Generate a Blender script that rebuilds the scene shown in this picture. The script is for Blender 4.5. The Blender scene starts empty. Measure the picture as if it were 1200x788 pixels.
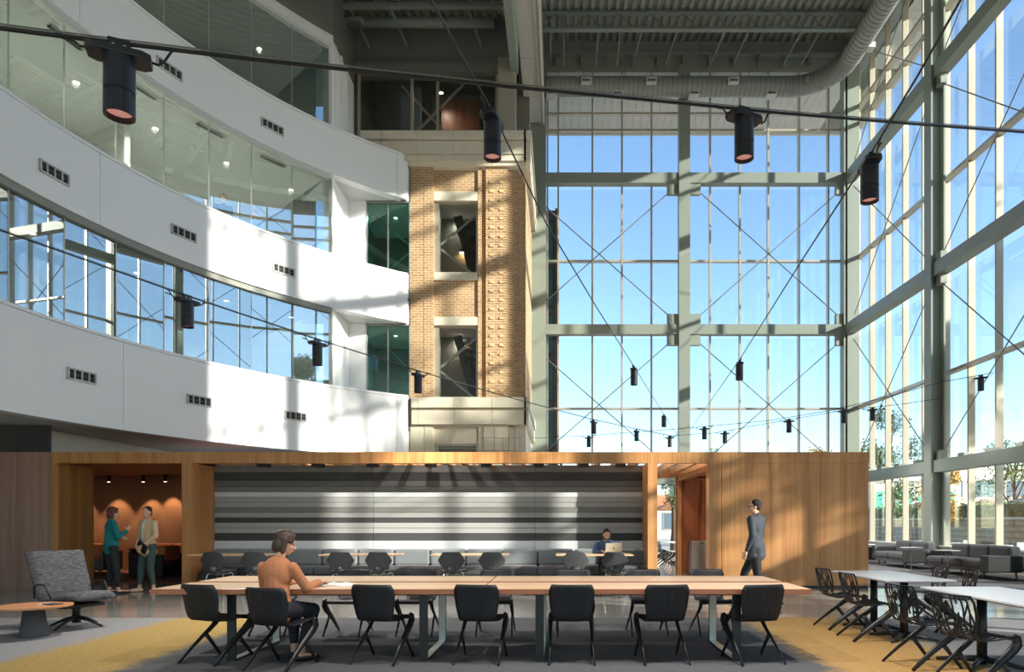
import bpy, bmesh, math, random
from math import sin, cos, pi, radians as R_, sqrt, atan2
from mathutils import Vector, Matrix
random.seed(7)
SC = bpy.context.scene
COL = SC.collection

# ------------------------------------------------------------------ camera, sky, sun, exposure
FPX, CX, CY, EYE = 800.0, 657.0, 612.0, 1.40          # photograph taken as 1200 x 788
cam = bpy.data.cameras.new('camera'); camo = bpy.data.objects.new('camera', cam); COL.objects.link(camo)
camo.location = (0, 0, EYE); camo.rotation_euler = (pi/2, 0, 0)
cam.sensor_width = 36; cam.lens = 24; cam.shift_x = -57/1200; cam.shift_y = 218/1200
cam.clip_start = .05; cam.clip_end = 1000
SC.camera = camo
SUN_DIR = Vector((-1.6, 1.0, -0.64)).normalized()      # the way the light travels
w = bpy.data.worlds.new('world'); SC.world = w; w.use_nodes = True
nt = w.node_tree; nt.nodes.clear()
sky = nt.nodes.new('ShaderNodeTexSky'); sky.sky_type = 'NISHITA'; sky.sun_disc = False
sky.sun_elevation = R_(20); sky.sun_rotation = atan2(-SUN_DIR.x, -SUN_DIR.y)
sky.altitude = 300; sky.air_density = 1.0; sky.dust_density = 0.15; sky.ozone_density = 2.6
bg = nt.nodes.new('ShaderNodeBackground'); bg.inputs[1].default_value = 0.20
wo = nt.nodes.new('ShaderNodeOutputWorld')
nt.links.new(sky.outputs[0], bg.inputs[0]); nt.links.new(bg.outputs[0], wo.inputs[0])
sl = bpy.data.lights.new('sun', 'SUN'); sl.energy = 5.4; sl.angle = R_(0.9); sl.color = (1.0, .93, .82)
slo = bpy.data.objects.new('sun', sl); COL.objects.link(slo)
slo.rotation_euler = SUN_DIR.to_track_quat('-Z', 'Y').to_euler(); slo.location = (40, -20, 30)
SC.view_settings.view_transform = 'Standard'; SC.view_settings.look = 'None'
SC.view_settings.gamma = 1; SC.view_settings.use_curve_mapping = False
SC.view_settings.exposure = 1.05
SC.cycles.max_bounces = 14; SC.cycles.diffuse_bounces = 6; SC.cycles.glossy_bounces = 5
SC.cycles.transparent_max_bounces = 24; SC.cycles.sample_clamp_indirect = 6

def P(px, py, d):
    """photo pixel + distance along the view axis -> point"""
    return Vector(((px-CX)/FPX*d, d, EYE+(CY-py)/FPX*d))

# ------------------------------------------------------------------ materials
def lin(c):
    return tuple((x/255/12.92 if x/255 <= .04045 else ((x/255+.055)/1.055)**2.4) for x in c)
def mk(name):
    m = bpy.data.materials.new(name); m.use_nodes = True
    n = m.node_tree.nodes; return m, n, m.node_tree.links, n['Principled BSDF']
def mat(name, rgb, rough=.5, metal=0, var=0, scale=20, bump=0, spec=.5, coat=0, stretch=(1, 1, 1), sheen=0, coords='Object'):
    m, n, l, b = mk(name); c = lin(rgb)
    b.inputs['Base Color'].default_value = (*c, 1); b.inputs['Roughness'].default_value = rough
    b.inputs['Metallic'].default_value = metal; b.inputs['Specular IOR Level'].default_value = spec
    b.inputs['Coat Weight'].default_value = coat; b.inputs['Sheen Weight'].default_value = sheen
    if var or bump:
        tc = n.new('ShaderNodeTexCoord'); mp = n.new('ShaderNodeMapping'); mp.inputs[3].default_value = stretch
        nz = n.new('ShaderNodeTexNoise'); nz.inputs['Scale'].default_value = scale; nz.inputs['Detail'].default_value = 5
        l.new(tc.outputs[coords], mp.inputs[0]); l.new(mp.outputs[0], nz.inputs[0])
        if var:
            r = n.new('ShaderNodeValToRGB'); r.color_ramp.elements[0].position = .3; r.color_ramp.elements[1].position = .7
            r.color_ramp.elements[0].color = (*[x*(1-var) for x in c], 1); r.color_ramp.elements[1].color = (*[min(1, x*(1+var)) for x in c], 1)
            l.new(nz.outputs[0], r.inputs[0]); l.new(r.outputs[0], b.inputs['Base Color'])
        if bump:
            bp = n.new('ShaderNodeBump'); bp.inputs['Strength'].default_value = bump; bp.inputs['Distance'].default_value = .01
            l.new(nz.outputs[0], bp.inputs['Height']); l.new(bp.outputs[0], b.inputs['Normal'])
    return m
def wood(name, a, b2, scale=1.0, rough=.42, axis='Z'):
    """straight-grained veneer: noise stretched along one axis of the world"""
    m, n, l, b = mk(name)
    g = n.new('ShaderNodeNewGeometry'); mp = n.new('ShaderNodeMapping')
    mp.inputs[3].default_value = {'Z': (26, 26, .5), 'X': (.5, 22, 22), 'Y': (22, .5, 22)}[axis]
    nz = n.new('ShaderNodeTexNoise'); nz.inputs['Scale'].default_value = scale; nz.inputs['Detail'].default_value = 4
    nz2 = n.new('ShaderNodeTexNoise'); nz2.inputs['Scale'].default_value = scale*.22; nz2.inputs['Detail'].default_value = 2
    l.new(g.outputs['Position'], mp.inputs[0]); l.new(mp.outputs[0], nz.inputs[0]); l.new(mp.outputs[0], nz2.inputs[0])
    ad = n.new('ShaderNodeMath'); ad.operation = 'ADD'; l.new(nz.outputs[0], ad.inputs[0]); l.new(nz2.outputs[0], ad.inputs[1])
    r = n.new('ShaderNodeValToRGB'); r.color_ramp.elements[0].position = .75; r.color_ramp.elements[1].position = 1.25
    hf = n.new('ShaderNodeMath'); hf.operation = 'MULTIPLY'; hf.inputs[1].default_value = .5
    r.color_ramp.elements[0].position = .36; r.color_ramp.elements[1].position = .64
    r.color_ramp.elements[0].color = (*lin(a), 1); r.color_ramp.elements[1].color = (*lin(b2), 1)
    l.new(ad.outputs[0], hf.inputs[0]); l.new(hf.outputs[0], r.inputs[0]); l.new(r.outputs[0], b.inputs['Base Color'])
    b.inputs['Roughness'].default_value = rough
    return m
def emit(name, rgb, s):
    m, n, l, b = mk(name); b.inputs['Base Color'].default_value = (*lin(rgb), 1)
    b.inputs['Emission Color'].default_value = (*lin(rgb), 1); b.inputs['Emission Strength'].default_value = s
    return m
def glass(name, tint, refl, rough=0.0, ior=1.5):
    """architectural pane: clear with Fresnel reflection"""
    m, n, l, b = mk(name); n.remove(b); out = n['Material Output']
    t = n.new('ShaderNodeBsdfTransparent'); t.inputs[0].default_value = (*tint, 1)
    g = n.new('ShaderNodeBsdfGlossy'); g.inputs['Roughness'].default_value = rough
    f = n.new('ShaderNodeFresnel'); ge = n.new('ShaderNodeNewGeometry'); mi = n.new('ShaderNodeMix')
    mi.inputs[2].default_value = ior; mi.inputs[3].default_value = 1/ior          # same reflection from either face of the pane
    l.new(ge.outputs['Backfacing'], mi.inputs[0]); l.new(mi.outputs[0], f.inputs[0])
    a = n.new('ShaderNodeMath'); a.operation = 'MULTIPLY_ADD'; a.inputs[1].default_value = 1-refl; a.inputs[2].default_value = refl
    a.use_clamp = True
    mx = n.new('ShaderNodeMixShader')
    l.new(f.outputs[0], a.inputs[0]); l.new(a.outputs[0], mx.inputs[0]); l.new(t.outputs[0], mx.inputs[1]); l.new(g.outputs[0], mx.inputs[2])
    l.new(mx.outputs[0], out.inputs[0])
    return m
M = {}
M['white'] = mat('white_panel', (236, 236, 238), .45)
M['ceilwhite'] = mat('interior_white', (205, 206, 204), .7)
M['darkwall'] = mat('charcoal_wall', (122, 122, 115), .75)
M['darkblock'] = mat('dark_block', (72, 73, 76), .7)
M['wood'] = wood('oak_veneer', (166, 110, 62), (198, 144, 92))
M['woodx'] = wood('oak_beam', (168, 112, 62), (202, 148, 94))
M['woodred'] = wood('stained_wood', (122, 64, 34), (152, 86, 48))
M['woodleft'] = wood('walnut_wall', (142, 110, 98), (170, 136, 122))
M['table'] = wood('table_oak', (196, 158, 122), (222, 190, 156), 1, .3, 'X')
M['tableedge'] = wood('table_edge', (150, 92, 62), (176, 112, 78), 1, .35, 'X')
M['steel'] = mat('painted_steel', (132, 140, 131), .45)
M['steeldk'] = mat('roof_steel', (140, 142, 135), .6)
M['deck'] = mat('roof_deck', (152, 154, 146), .65)
M['alum'] = mat('mullion_aluminium', (186, 178, 164), .35, .35)
M['alumlt'] = mat('mullion_light', (176, 168, 150), .42, .2)
M['soffitext'] = mat('soffit_metal', (210, 204, 192), .5)
M['glass'] = glass('window_glass', (.95, .98, .97), .02)
M['glassring'] = glass('balcony_glass', (.80, .87, .84), .30)
M['glassteal'] = glass('teal_glass', (.42, .72, .68), .08)
M['silver'] = mat('silver_joint', (200, 202, 200), .3, .6)
M['black'] = mat('black_plastic', (30, 30, 34), .5, var=.1)
M['blackmetal'] = mat('black_metal', (26, 26, 28), .4)
M['rib'] = mat('rib_line', (50, 50, 54), .5)
M['lampblue'] = mat('lamp_black', (34, 36, 44), .38)
M['lens'] = emit('lamp_lens', (214, 150, 136), .32)
M['cable'] = mat('cable_black', (22, 22, 24), .5)
M['rod'] = mat('brace_rod', (120, 122, 118), .4, .5)
M['chrome'] = mat('chrome', (205, 205, 205), .18, .9)
M['stone'] = mat('cast_stone', (222, 212, 192), .65, var=.04, scale=3)
M['felt1'] = mat('felt_mid', (120, 120, 120), .95, var=.12, scale=60)
M['felt2'] = mat('felt_dark', (66, 66, 68), .95, var=.12, scale=60)
M['felt3'] = mat('felt_light', (158, 158, 158), .95, var=.1, scale=60)
M['felt4'] = mat('felt_pale', (196, 198, 202), .95, var=.06, scale=60)
M['felt5'] = mat('felt_grey', (100, 100, 101), .95, var=.12, scale=60)
M['sofagrey'] = mat('grey_upholstery', (112, 117, 120), .9, var=.08, scale=50, sheen=.2)
M['sofadark'] = mat('charcoal_upholstery', (74, 74, 79), .9, var=.1, scale=50, sheen=.1)
M['sofaorange'] = mat('orange_leather', (186, 108, 62), .55, var=.08, scale=10)
M['tweed'] = mat('grey_tweed', (84, 84, 88), .95, var=.65, scale=14, bump=.3, stretch=(1.2, 1.2, 7))
M['hexshell'] = mat('grey_shell', (56, 57, 60), .38)
M['whitetop'] = mat('white_laminate', (206, 208, 212), .3)
M['duct'] = mat('duct_grey', (150, 152, 148), .45, .2)
M['ductring'] = mat('duct_seam', (120, 122, 120), .45, .2)
M['shade'] = mat('vent_inside', (40, 42, 42), .7)
M['ventgrey'] = mat('vent_frame', (198, 198, 196), .4)
M['skin'] = mat('skin', (214, 164, 138), .5)
M['cabinet'] = mat('steel_cabinet', (168, 164, 158), .35, .4, var=.05, scale=4, stretch=(20, 20, .5))
M['paper'] = mat('paper', (232, 232, 230), .6)
M['sidewall'] = mat('orange_wall', (148, 106, 78), .8)
M['lounge_ceiling'] = wood('lounge_ceiling_wood', (120, 72, 42), (140, 88, 52), 1, .5, 'X')
M['concreteext'] = mat('paving', (190, 186, 178), .8, var=.08, scale=.6)
M['sill'] = mat('sill_white', (206, 204, 198), .45)
# bricks
def brick_mat():
    m, n, l, b = mk('tan_brick')
    g = n.new('ShaderNodeNewGeometry'); sp = n.new('ShaderNodeSeparateXYZ'); ad = n.new('ShaderNodeMath'); cb = n.new('ShaderNodeCombineXYZ')
    l.new(g.outputs['Position'], sp.inputs[0]); l.new(sp.outputs[0], ad.inputs[0]); l.new(sp.outputs[1], ad.inputs[1])
    l.new(ad.outputs[0], cb.inputs[0]); l.new(sp.outputs[2], cb.inputs[1])
    t = n.new('ShaderNodeTexBrick'); t.inputs['Scale'].default_value = 1
    t.inputs['Brick Width'].default_value = .24; t.inputs['Row Height'].default_value = .085; t.inputs['Mortar Size'].default_value = .009
    t.inputs['Color1'].default_value = (*lin((192, 154, 112)), 1); t.inputs['Color2'].default_value = (*lin((168, 128, 88)), 1)
    t.inputs['Mortar'].default_value = (*lin((212, 198, 172)), 1)
    l.new(cb.outputs[0], t.inputs[0]); l.new(t.outputs[0], b.inputs['Base Color']); b.inputs['Roughness'].default_value = .8
    bp = n.new('ShaderNodeBump'); bp.inputs['Strength'].default_value = .4; bp.inputs['Distance'].default_value = .01; bp.invert = True
    l.new(t.outputs['Fac'], bp.inputs['Height']); l.new(bp.outputs[0], b.inputs['Normal'])
    return m
M['brick'] = brick_mat()
M['brickhi'] = mat('pale_header_brick', (222, 190, 140), .8)
def carpet_mat():
    m, n, l, b = mk('carpet')
    g = n.new('ShaderNodeNewGeometry'); sp = n.new('ShaderNodeSeparateXYZ'); l.new(g.outputs['Position'], sp.inputs[0])
    nz = n.new('ShaderNodeTexNoise'); nz.inputs['Scale'].default_value = 5; nz.inputs['Detail'].default_value = 8; nz.inputs['Roughness'].default_value = .75
    l.new(g.outputs['Position'], nz.inputs[0])
    off = n.new('ShaderNodeMath'); off.operation = 'MULTIPLY_ADD'; off.inputs[1].default_value = .75; l.new(nz.outputs[0], off.inputs[0]); l.new(sp.outputs[0], off.inputs[2])
    mr = n.new('ShaderNodeMapRange'); mr.inputs[1].default_value = -10; mr.inputs[2].default_value = 10; l.new(off.outputs[0], mr.inputs[0])
    r = n.new('ShaderNodeValToRGB'); e = r.color_ramp.elements
    lg, ye, dk = lin((138, 138, 140)), lin((160, 135, 84)), lin((90, 91, 94))
    yr = lin((170, 136, 86))
    st = [(-10, lg), (-5.27, lg), (-5.07, ye), (-3.89, ye), (-3.69, dk), (2.85, dk), (3.08, yr), (4.33, yr), (4.73, lg), (10, lg)]
    while len(e) < len(st): e.new(.5)
    for i, (x, c) in enumerate(st):
        e[i].position = (x+10)/20; e[i].color = (*c, 1)
    l.new(mr.outputs[0], r.inputs[0])
    mp = n.new('ShaderNodeMapping'); mp.inputs[3].default_value = (5, 22, 1); l.new(g.outputs['Position'], mp.inputs[0])
    n2 = n.new('ShaderNodeTexNoise'); n2.inputs['Scale'].default_value = 3; n2.inputs['Detail'].default_value = 6; n2.inputs['Roughness'].default_value = .8; l.new(mp.outputs[0], n2.inputs[0])
    mr2 = n.new('ShaderNodeMapRange'); mr2.inputs[1].default_value = .3; mr2.inputs[2].default_value = .7; mr2.inputs[3].default_value = .58; mr2.inputs[4].default_value = 1.42
    l.new(n2.outputs[0], mr2.inputs[0])
    mx = n.new('ShaderNodeMix'); mx.data_type = 'RGBA'; mx.blend_type = 'MULTIPLY'; mx.inputs[0].default_value = 1
    l.new(r.outputs[0], mx.inputs[6]); l.new(mr2.outputs[0], mx.inputs[7]); l.new(mx.outputs[2], b.inputs['Base Color'])
    b.inputs['Roughness'].default_value = .95; b.inputs['Specular IOR Level'].default_value = .1
    return m
M['carpet'] = carpet_mat()
M['carpet2'] = mat('dark_carpet', (92, 92, 96), .95, var=.3, scale=6, stretch=(4, 10, 1))
M['carpet3'] = mat('rust_carpet', (118, 82, 60), .95, var=.4, scale=6, stretch=(4, 10, 1))
def concrete_mat():
    m, n, l, b = mk('polished_concrete')
    g = n.new('ShaderNodeNewGeometry')
    nz = n.new('ShaderNodeTexNoise'); nz.inputs['Scale'].default_value = .9; nz.inputs['Detail'].default_value = 7; l.new(g.outputs['Position'], nz.inputs[0])
    r = n.new('ShaderNodeValToRGB'); r.color_ramp.elements[0].position = .3; r.color_ramp.elements[1].position = .7
    r.color_ramp.elements[0].color = (*lin((130, 127, 122)), 1); r.color_ramp.elements[1].color = (*lin((156, 153, 148)), 1)
    l.new(nz.outputs[0], r.inputs[0]); l.new(r.outputs[0], b.inputs['Base Color'])
    b.inputs['Roughness'].default_value = .12; b.inputs['Specular IOR Level'].default_value = .6
    return m
M['concrete'] = concrete_mat()

# ------------------------------------------------------------------ mesh building
class MB:
    def __init__(s): s.v = []; s.f = []; s.mi = []; s.cur = 0
    def add(s, vs, fs):
        o = len(s.v); s.v += [tuple(x) for x in vs]; s.f += [tuple(i+o for i in f) for f in fs]; s.mi += [s.cur]*len(fs); return s
    def box(s, x0, x1, y0, y1, z0, z1):
        return s.add([(x0,y0,z0),(x1,y0,z0),(x1,y1,z0),(x0,y1,z0),(x0,y0,z1),(x1,y0,z1),(x1,y1,z1),(x0,y1,z1)],
                     [(0,3,2,1),(4,5,6,7),(0,1,5,4),(1,2,6,5),(2,3,7,6),(3,0,4,7)])
    def obox(s, c, ax, ay, az, hx, hy, hz):
        c = Vector(c); vs = [c+ax*hx*a+ay*hy*b+az*hz*d for d in (-1,1) for a,b in ((-1,-1),(1,-1),(1,1),(-1,1))]
        return s.add(vs, [(0,3,2,1),(4,5,6,7),(0,1,5,4),(1,2,6,5),(2,3,7,6),(3,0,4,7)])
    def bar(s, p, q, wd, ht, up=(0,0,1)):
        p, q = Vector(p), Vector(q); az = (q-p).normalized(); up = Vector(up)
        if abs(az.dot(up)) > .99: up = Vector((0,1,0))
        ax = az.cross(up).normalized(); ay = ax.cross(az).normalized()
        return s.obox((p+q)/2, ax, ay, az, wd/2, ht/2, (q-p).length/2)
    def tube(s, pts, r, n=10, cap=True, flat=1.0):
        pts = [Vector(p) for p in pts]; N = len(pts); rs = r if isinstance(r, (list, tuple)) else [r]*N
        vs = []; fs = []; up = None
        for i, p in enumerate(pts):
            t = (pts[min(i+1,N-1)]-pts[max(i-1,0)]).normalized()
            if up is None:
                up = Vector((0,0,1)) if abs(t.z) < .9 else Vector((0,1,0))
            a = t.cross(up)
            if a.length < 1e-6: a = t.cross(Vector((1,0,0)))
            a.normalize(); b = a.cross(t).normalized(); up = b
            vs += [p+a*cos(2*pi*k/n)*rs[i]*flat+b*sin(2*pi*k/n)*rs[i] for k in range(n)]
        for i in range(N-1):
            for k in range(n): fs.append((i*n+k, i*n+(k+1)%n, (i+1)*n+(k+1)%n, (i+1)*n+k))
        if cap: fs += [tuple(reversed(range(n))), tuple(range((N-1)*n, N*n))]
        return s.add(vs, fs)
    def lathe(s, prof, n=20, c=(0,0,0), cap=True):
        vs = []; fs = []; N = len(prof)
        for r, z in prof: vs += [(c[0]+r*cos(2*pi*k/n), c[1]+r*sin(2*pi*k/n), c[2]+z) for k in range(n)]
        for i in range(N-1):
            for k in range(n): fs.append((i*n+k, i*n+(k+1)%n, (i+1)*n+(k+1)%n, (i+1)*n+k))
        if cap: fs += [tuple(reversed(range(n))), tuple(range((N-1)*n, N*n))]
        return s.add(vs, fs)
    def prism(s, poly, a0, a1, axis='z'):
        n = len(poly)
        f = {'z': lambda p, a: (p[0], p[1], a), 'y': lambda p, a: (p[0], a, p[1]), 'x': lambda p, a: (a, p[0], p[1])}[axis]
        vs = [f(p, a0) for p in poly]+[f(p, a1) for p in poly]
        fs = [tuple(reversed(range(n))), tuple(range(n, 2*n))]+[(i, (i+1)%n, n+(i+1)%n, n+i) for i in range(n)]
        return s.add(vs, fs)
    def ell(s, c, r, rot=None, nu=14, nv=9):
        vs = []; fs = []; c = Vector(c)
        for j in range(nv+1):
            t = pi*j/nv
            for i in range(nu):
                p = Vector((r[0]*sin(t)*cos(2*pi*i/nu), r[1]*sin(t)*sin(2*pi*i/nu), r[2]*cos(t)))
                if rot: p = rot @ p
                vs.append(c+p)
        for j in range(nv):
            for i in range(nu): fs.append((j*nu+i, (j+1)*nu+i, (j+1)*nu+(i+1)%nu, j*nu+(i+1)%nu))
        return s.add(vs, fs)
    def cap(s, a, b, ra, rb, n=12):
        """tapered capsule"""
        a, b = Vector(a), Vector(b); t = (b-a).normalized(); pts = []; rs = []
        for k in range(4): th = pi/2*(k/4); pts.append(a-t*ra*cos(th)); rs.append(max(ra*sin(th), ra*.02))
        pts.append(a); rs.append(ra); pts.append(b); rs.append(rb)
        for k in range(3, -1, -1): th = pi/2*(k/4); pts.append(b+t*rb*cos(th)); rs.append(max(rb*sin(th), rb*.02))
        return s.tube(pts, rs, n)
    def ringbox(s, r0, r1, t0, t1, z0, z1, n=24):
        """sector of a ring about the atrium centre, angles in degrees from -x"""
        vs = []; fs = []
        for i in range(n+1):
            t = R_(t0+(t1-t0)*i/n)
            for r, z in ((r0,z0),(r1,z0),(r1,z1),(r0,z1)): vs.append((RC[0]-r*cos(t), RC[1]+r*sin(t), z))
        for i in range(n):
            for k in range(4): fs.append((i*4+k, i*4+(k+1)%4, (i+1)*4+(k+1)%4, (i+1)*4+k))
        fs += [(0,3,2,1), tuple(n*4+k for k in range(4))]
        return s.add(vs, fs)
    def mesh(s, name, mats, smooth=False):
        me = bpy.data.meshes.new(name); me.from_pydata(s.v, [], s.f)
        for m in (mats if isinstance(mats, (list, tuple)) else [mats]): me.materials.append(M[m] if isinstance(m, str) else m)
        if max(s.mi, default=0): me.polygons.foreach_set('material_index', s.mi)
        if smooth: me.polygons.foreach_set('use_smooth', [True]*len(s.f))
        bm = bmesh.new(); bm.from_mesh(me); bmesh.ops.recalc_face_normals(bm, faces=bm.faces); bm.to_mesh(me); bm.free()
        me.update(); return me
    def build(s, name, mats, parent=None, smooth=False, bevel=0, loc=None, autosmooth=False, seg=2):
        o = bpy.data.objects.new(name, s.mesh(name, mats, smooth)); COL.objects.link(o); o.parent = parent
        if loc is not None: o.location = loc
        if bevel:
            b = o.modifiers.new('bevel', 'BEVEL'); b.width = bevel; b.segments = seg; b.limit_method = 'ANGLE'; b.angle_limit = R_(40)
        return o
def inst(name, me, parent=None, loc=(0,0,0), rotz=0, scale=None):
    o = bpy.data.objects.new(name, me); COL.objects.link(o); o.parent = parent; o.location = loc; o.rotation_euler.z = rotz
    if scale: o.scale = scale
    return o
def tag(o, label=None, cat=None, group=None, kind=None):
    if label: o['label'] = label
    if cat: o['category'] = cat
    if group: o['group'] = group
    if kind: o['kind'] = kind
    return o
def empty(name, loc=(0,0,0), rz=0):
    o = bpy.data.objects.new(name, None); COL.objects.link(o); o.location = loc; o.rotation_euler.z = rz; o.empty_display_size = .2; return o
def thing(name, label, cat, loc=(0,0,0), rz=0, group=None): return tag(empty(name, loc, rz), label, cat, group)
def struct(name, loc=(0,0,0)): return tag(empty(name, loc), kind='structure')
def dup(o, loc=None, rz=None, label=None, parent=None):
    c = o.copy(); COL.objects.link(c); c.parent = parent
    if loc is not None: c.location = loc
    if rz is not None: c.rotation_euler.z = rz
    if label: c['label'] = label
    for ch in [x for x in o.children]: dup(ch, parent=c)
    return c
def box(name, m, x0, x1, y0, y1, z0, z1, parent=None, bevel=0): return MB().box(x0,x1,y0,y1,z0,z1).build(name, m, parent, bevel=bevel)

RC, RR = (2.40, 11.92), 12.93
def ring_pt(t, r=RR, z=0): t = R_(t); return Vector((RC[0]-r*cos(t), RC[1]+r*sin(t), z))
def ring_at(px, r=RR):
    """angle on the ring whose image column is px"""
    lo, hi = -5.0, 58.0
    for _ in range(50):
        m = (lo+hi)/2; p = ring_pt(m, r)
        if CX+FPX*p.x/p.y < px: lo = m
        else: hi = m
    return (lo+hi)/2

# ================================================================== STRUCTURE
YB, XR = 28.5, 12.0            # inner faces of the rear and right glass walls
ZB = [(2.95, 3.33), (9.1, 9.5), (15.3, 15.72)]      # storey beams
ZM = [6.12, 12.27, 17.72, 18.42]                    # thin transoms
ZTOP = 20.12
# ---- floor
fl = tag(box('floor', 'concrete', -16, 12.3, -4, 28.6, -.25, 0), kind='structure')
for yj in (11.4, 12.9): box('floor_joint', 'shade', -13, 12.3, yj-.004, yj+.004, 0, .0012, fl)
for xj in (-7.5, -4.5, -1.5, 1.5, 4.5, 7.5): box('floor_joint', 'shade', xj-.004, xj+.004, 9.9, 14.4, 0, .0012, fl)
box('carpet', 'carpet', -13, 12.2, -4, 9.9, 0, .008, fl)
box('carpet', 'carpet2', 6.6, 12.2, 14.45, 28.4, 0, .008, fl)
box('carpet', 'carpet3', -15.5, -7.9, 15.5, 19.6, 0, .008, fl)
# ---- curved balconies on the left: three white bands
T0, T1, TG = -35.0, 54.9, 43.7
BANDS = [('wall_left_lower', 3.50, 5.58, [144.5]), ('wall_left_middle', 7.95, 9.60, [117.5]), ('wall_left_upper', 12.03, 13.50, [93.4])]
for nm, z0, z1, seams in BANDS:
    w_ = struct(nm)
    cuts = [T0]+[ring_at(s) for s in seams]+[53.2, T1]
    for a, b in zip(cuts, cuts[1:]):
        MB().ringbox(RR, RR+.30, a+.025, b-.025, z0, z1-.075, max(2, int((b-a)/1.5))).build('band_panel', 'white', w_)
    MB().ringbox(RR+.02, RR+.28, T0, T1, z0+.01, z1-.06, 60).build('band_core', 'shade', w_)
    MB().ringbox(RR-.012, RR+.34, T0, T1, z1-.065, z1, 60).build('coping', 'white', w_)
    e = ring_pt(T1, RR+.15)
    MB().prism([(e.x-.14, e.y-.16), (e.x+.10, e.y+.02), (e.x+.17, e.y+.25), (e.x-.2, e.y+.25)], z0, z1-.005).build('band_end', 'white', w_)
# slabs / soffits behind the bands
sb = struct('ceiling_balcony')
for z0, z1 in ((3.52, 4.40), (7.97, 8.72), (12.05, 12.72)):
    MB().ringbox(RR+.29, RR+6.2, T0, 43.5, z0, z1, 40).build('slab', 'ceilwhite', sb)
    MB().prism([tuple(ring_pt(t, RR+.29)[:2]) for t in (43.5, 46, 48, 50, 52, 53.5)]+[(-5.2, 22.65), (-8.6, 22.65)], z0, z1).build('slab_edge', 'ceilwhite', sb)
MB().ringbox(RR+.29, RR+6.2, T0, 43.4, 16.02, 16.5, 40).build('slab', 'ceilwhite', sb)
# lower soffit strip, rear walls of the balcony rooms
wr = struct('wall_left_rooms')
MB().ringbox(RR+5.2, RR+5.4, T0, 50, 3.5, 18.6, 40).build('room_wall', 'ceilwhite', wr)
for t in (2, 16, 30): MB().ringbox(RR+2.6, RR+5.2, t, t+.6, 4.4, 7.95, 1).build('room_partition', 'ceilwhite', wr)
for t in (6, 24): MB().ringbox(RR+2.4, RR+5.2, t, t+.6, 8.72, 12.05, 1).build('room_partition', 'ceilwhite', wr)
for t in (-12, 20): MB().ringbox(RR+2.8, RR+5.2, t, t+.6, 12.72, 16, 1).build('room_partition', 'darkwall', wr)
MB().ringbox(RR+.02, RR+.30, T0, TG, 16.25, 18.7, 50).build('upper_wall', 'darkwall', wr)
# dark trim over the glass, white head at the top storey
for z0, z1, m_ in ((7.80, 7.95, 'steeldk'), (11.90, 12.03, 'ventgrey'), (16.0, 16.25, 'white')):
    MB().ringbox(RR-.01 if m_ == 'white' else RR+.06, RR+.30, T0, TG, z0, z1, 50).build('head_trim', m_, wr)
# left ends towards the viewer
wl = struct('wall_left')
box('wall_panel', 'white', -8.4, -8.15, -4, 4.52, 3.5, 18.6, wl)
box('wall_panel', 'ceilwhite', -13.2, -13, -4, 14.5, 0, 3.5, wl)
box('soffit', 'ceilwhite', -13.2, -8.15, -4, 4.6, 3.5, 3.7, wl)
MB().prism([(-13.2, 4.6), (-8.15, 4.6)]+[tuple(ring_pt(t, RR+.28)[:2]) for t in range(-35, 8, 4)]+[(-13.2, 13.7)], 3.53, 3.7).build('soffit', 'ceilwhite', wl)
box('wall_panel', 'ceilwhite', -11.85, -11.65, 15.3, 21.5, 2.8, 3.5, wl)
box('wall_panel', 'darkblock', -16, -11.2, 14.95, 15.02, 2.8, 3.52, wl)
# curved glass of the three storeys
for k, (z0, z1, off) in enumerate(((5.60, 7.80, 0.0), (9.62, 11.90, .6), (13.52, 16.0, 1.1))):
    wn = struct('window_%d' % (k+1))
    n = 14; step = (TG-(-33))/n
    for i in range(n):
        a = -33+step*i; b = a+step
        p, q = ring_pt(a+.05, RR+.16), ring_pt(b-.05, RR+.16)
        t_ = (q-p).normalized(); nn = Vector((-t_.y, t_.x, 0))*.006
        MB().add([p+nn+Vector((0,0,z)) for z in (z0, z1)]+[q+nn+Vector((0,0,z)) for z in (z1, z0)]+[p-nn+Vector((0,0,z)) for z in (z0, z1)]+[q-nn+Vector((0,0,z)) for z in (z1, z0)],
                 [(0,1,2,3),(7,6,5,4),(0,4,5,1),(3,2,6,7),(1,5,6,2),(0,3,7,4)]).build('pane', 'glassring', wn)
        if i:
            c = ring_pt(a, RR+.16); box('joint', 'silver', c.x-.011, c.x+.011, c.y-.011, c.y+.011, z0, z1, wn)
    c = ring_pt(TG, RR+.16); box('jamb', 'white' if k == 2 else 'silver', c.x-.05, c.x+.05, c.y-.05, c.y+.05, z0, z1, wn)
# white return beside the curved glass and the flat wall with the teal windows
wb = struct('wall_return')
rp = ring_pt(TG, RR+.2)
for z0, z1 in ((5.0, 7.97), (9.0, 12.05)):
    box('return_panel', 'white', -7.3, -7.02, rp.y, 22.62, z0, z1, wb)
    box('wall_panel', 'white', -7.02, -6.46, 22.6, 22.9, z0, z1, wb)
box('return_panel', 'white', -7.3, -7.02, rp.y, 23.2, 13.0, 16.25, wb)
for i in range(3): box('jamb_profile', 'white', -7.02, -6.98+.04*i, 21.2+.45*i, 21.3+.45*i, 13.4, 16.2, wb)
box('return_panel', 'darkwall', -7.35, -7.0, rp.y-.1, 23.3, 16.25, 18.7, wb)
box('wall_panel', 'darkwall', -7.2, -1.6, 23.25, 23.5, 16.6, 18.7, wb)
box('wall_panel', 'ceilwhite', -7.2, -5.5, 22.62, 22.9, 0, 4.4, wb)
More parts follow.
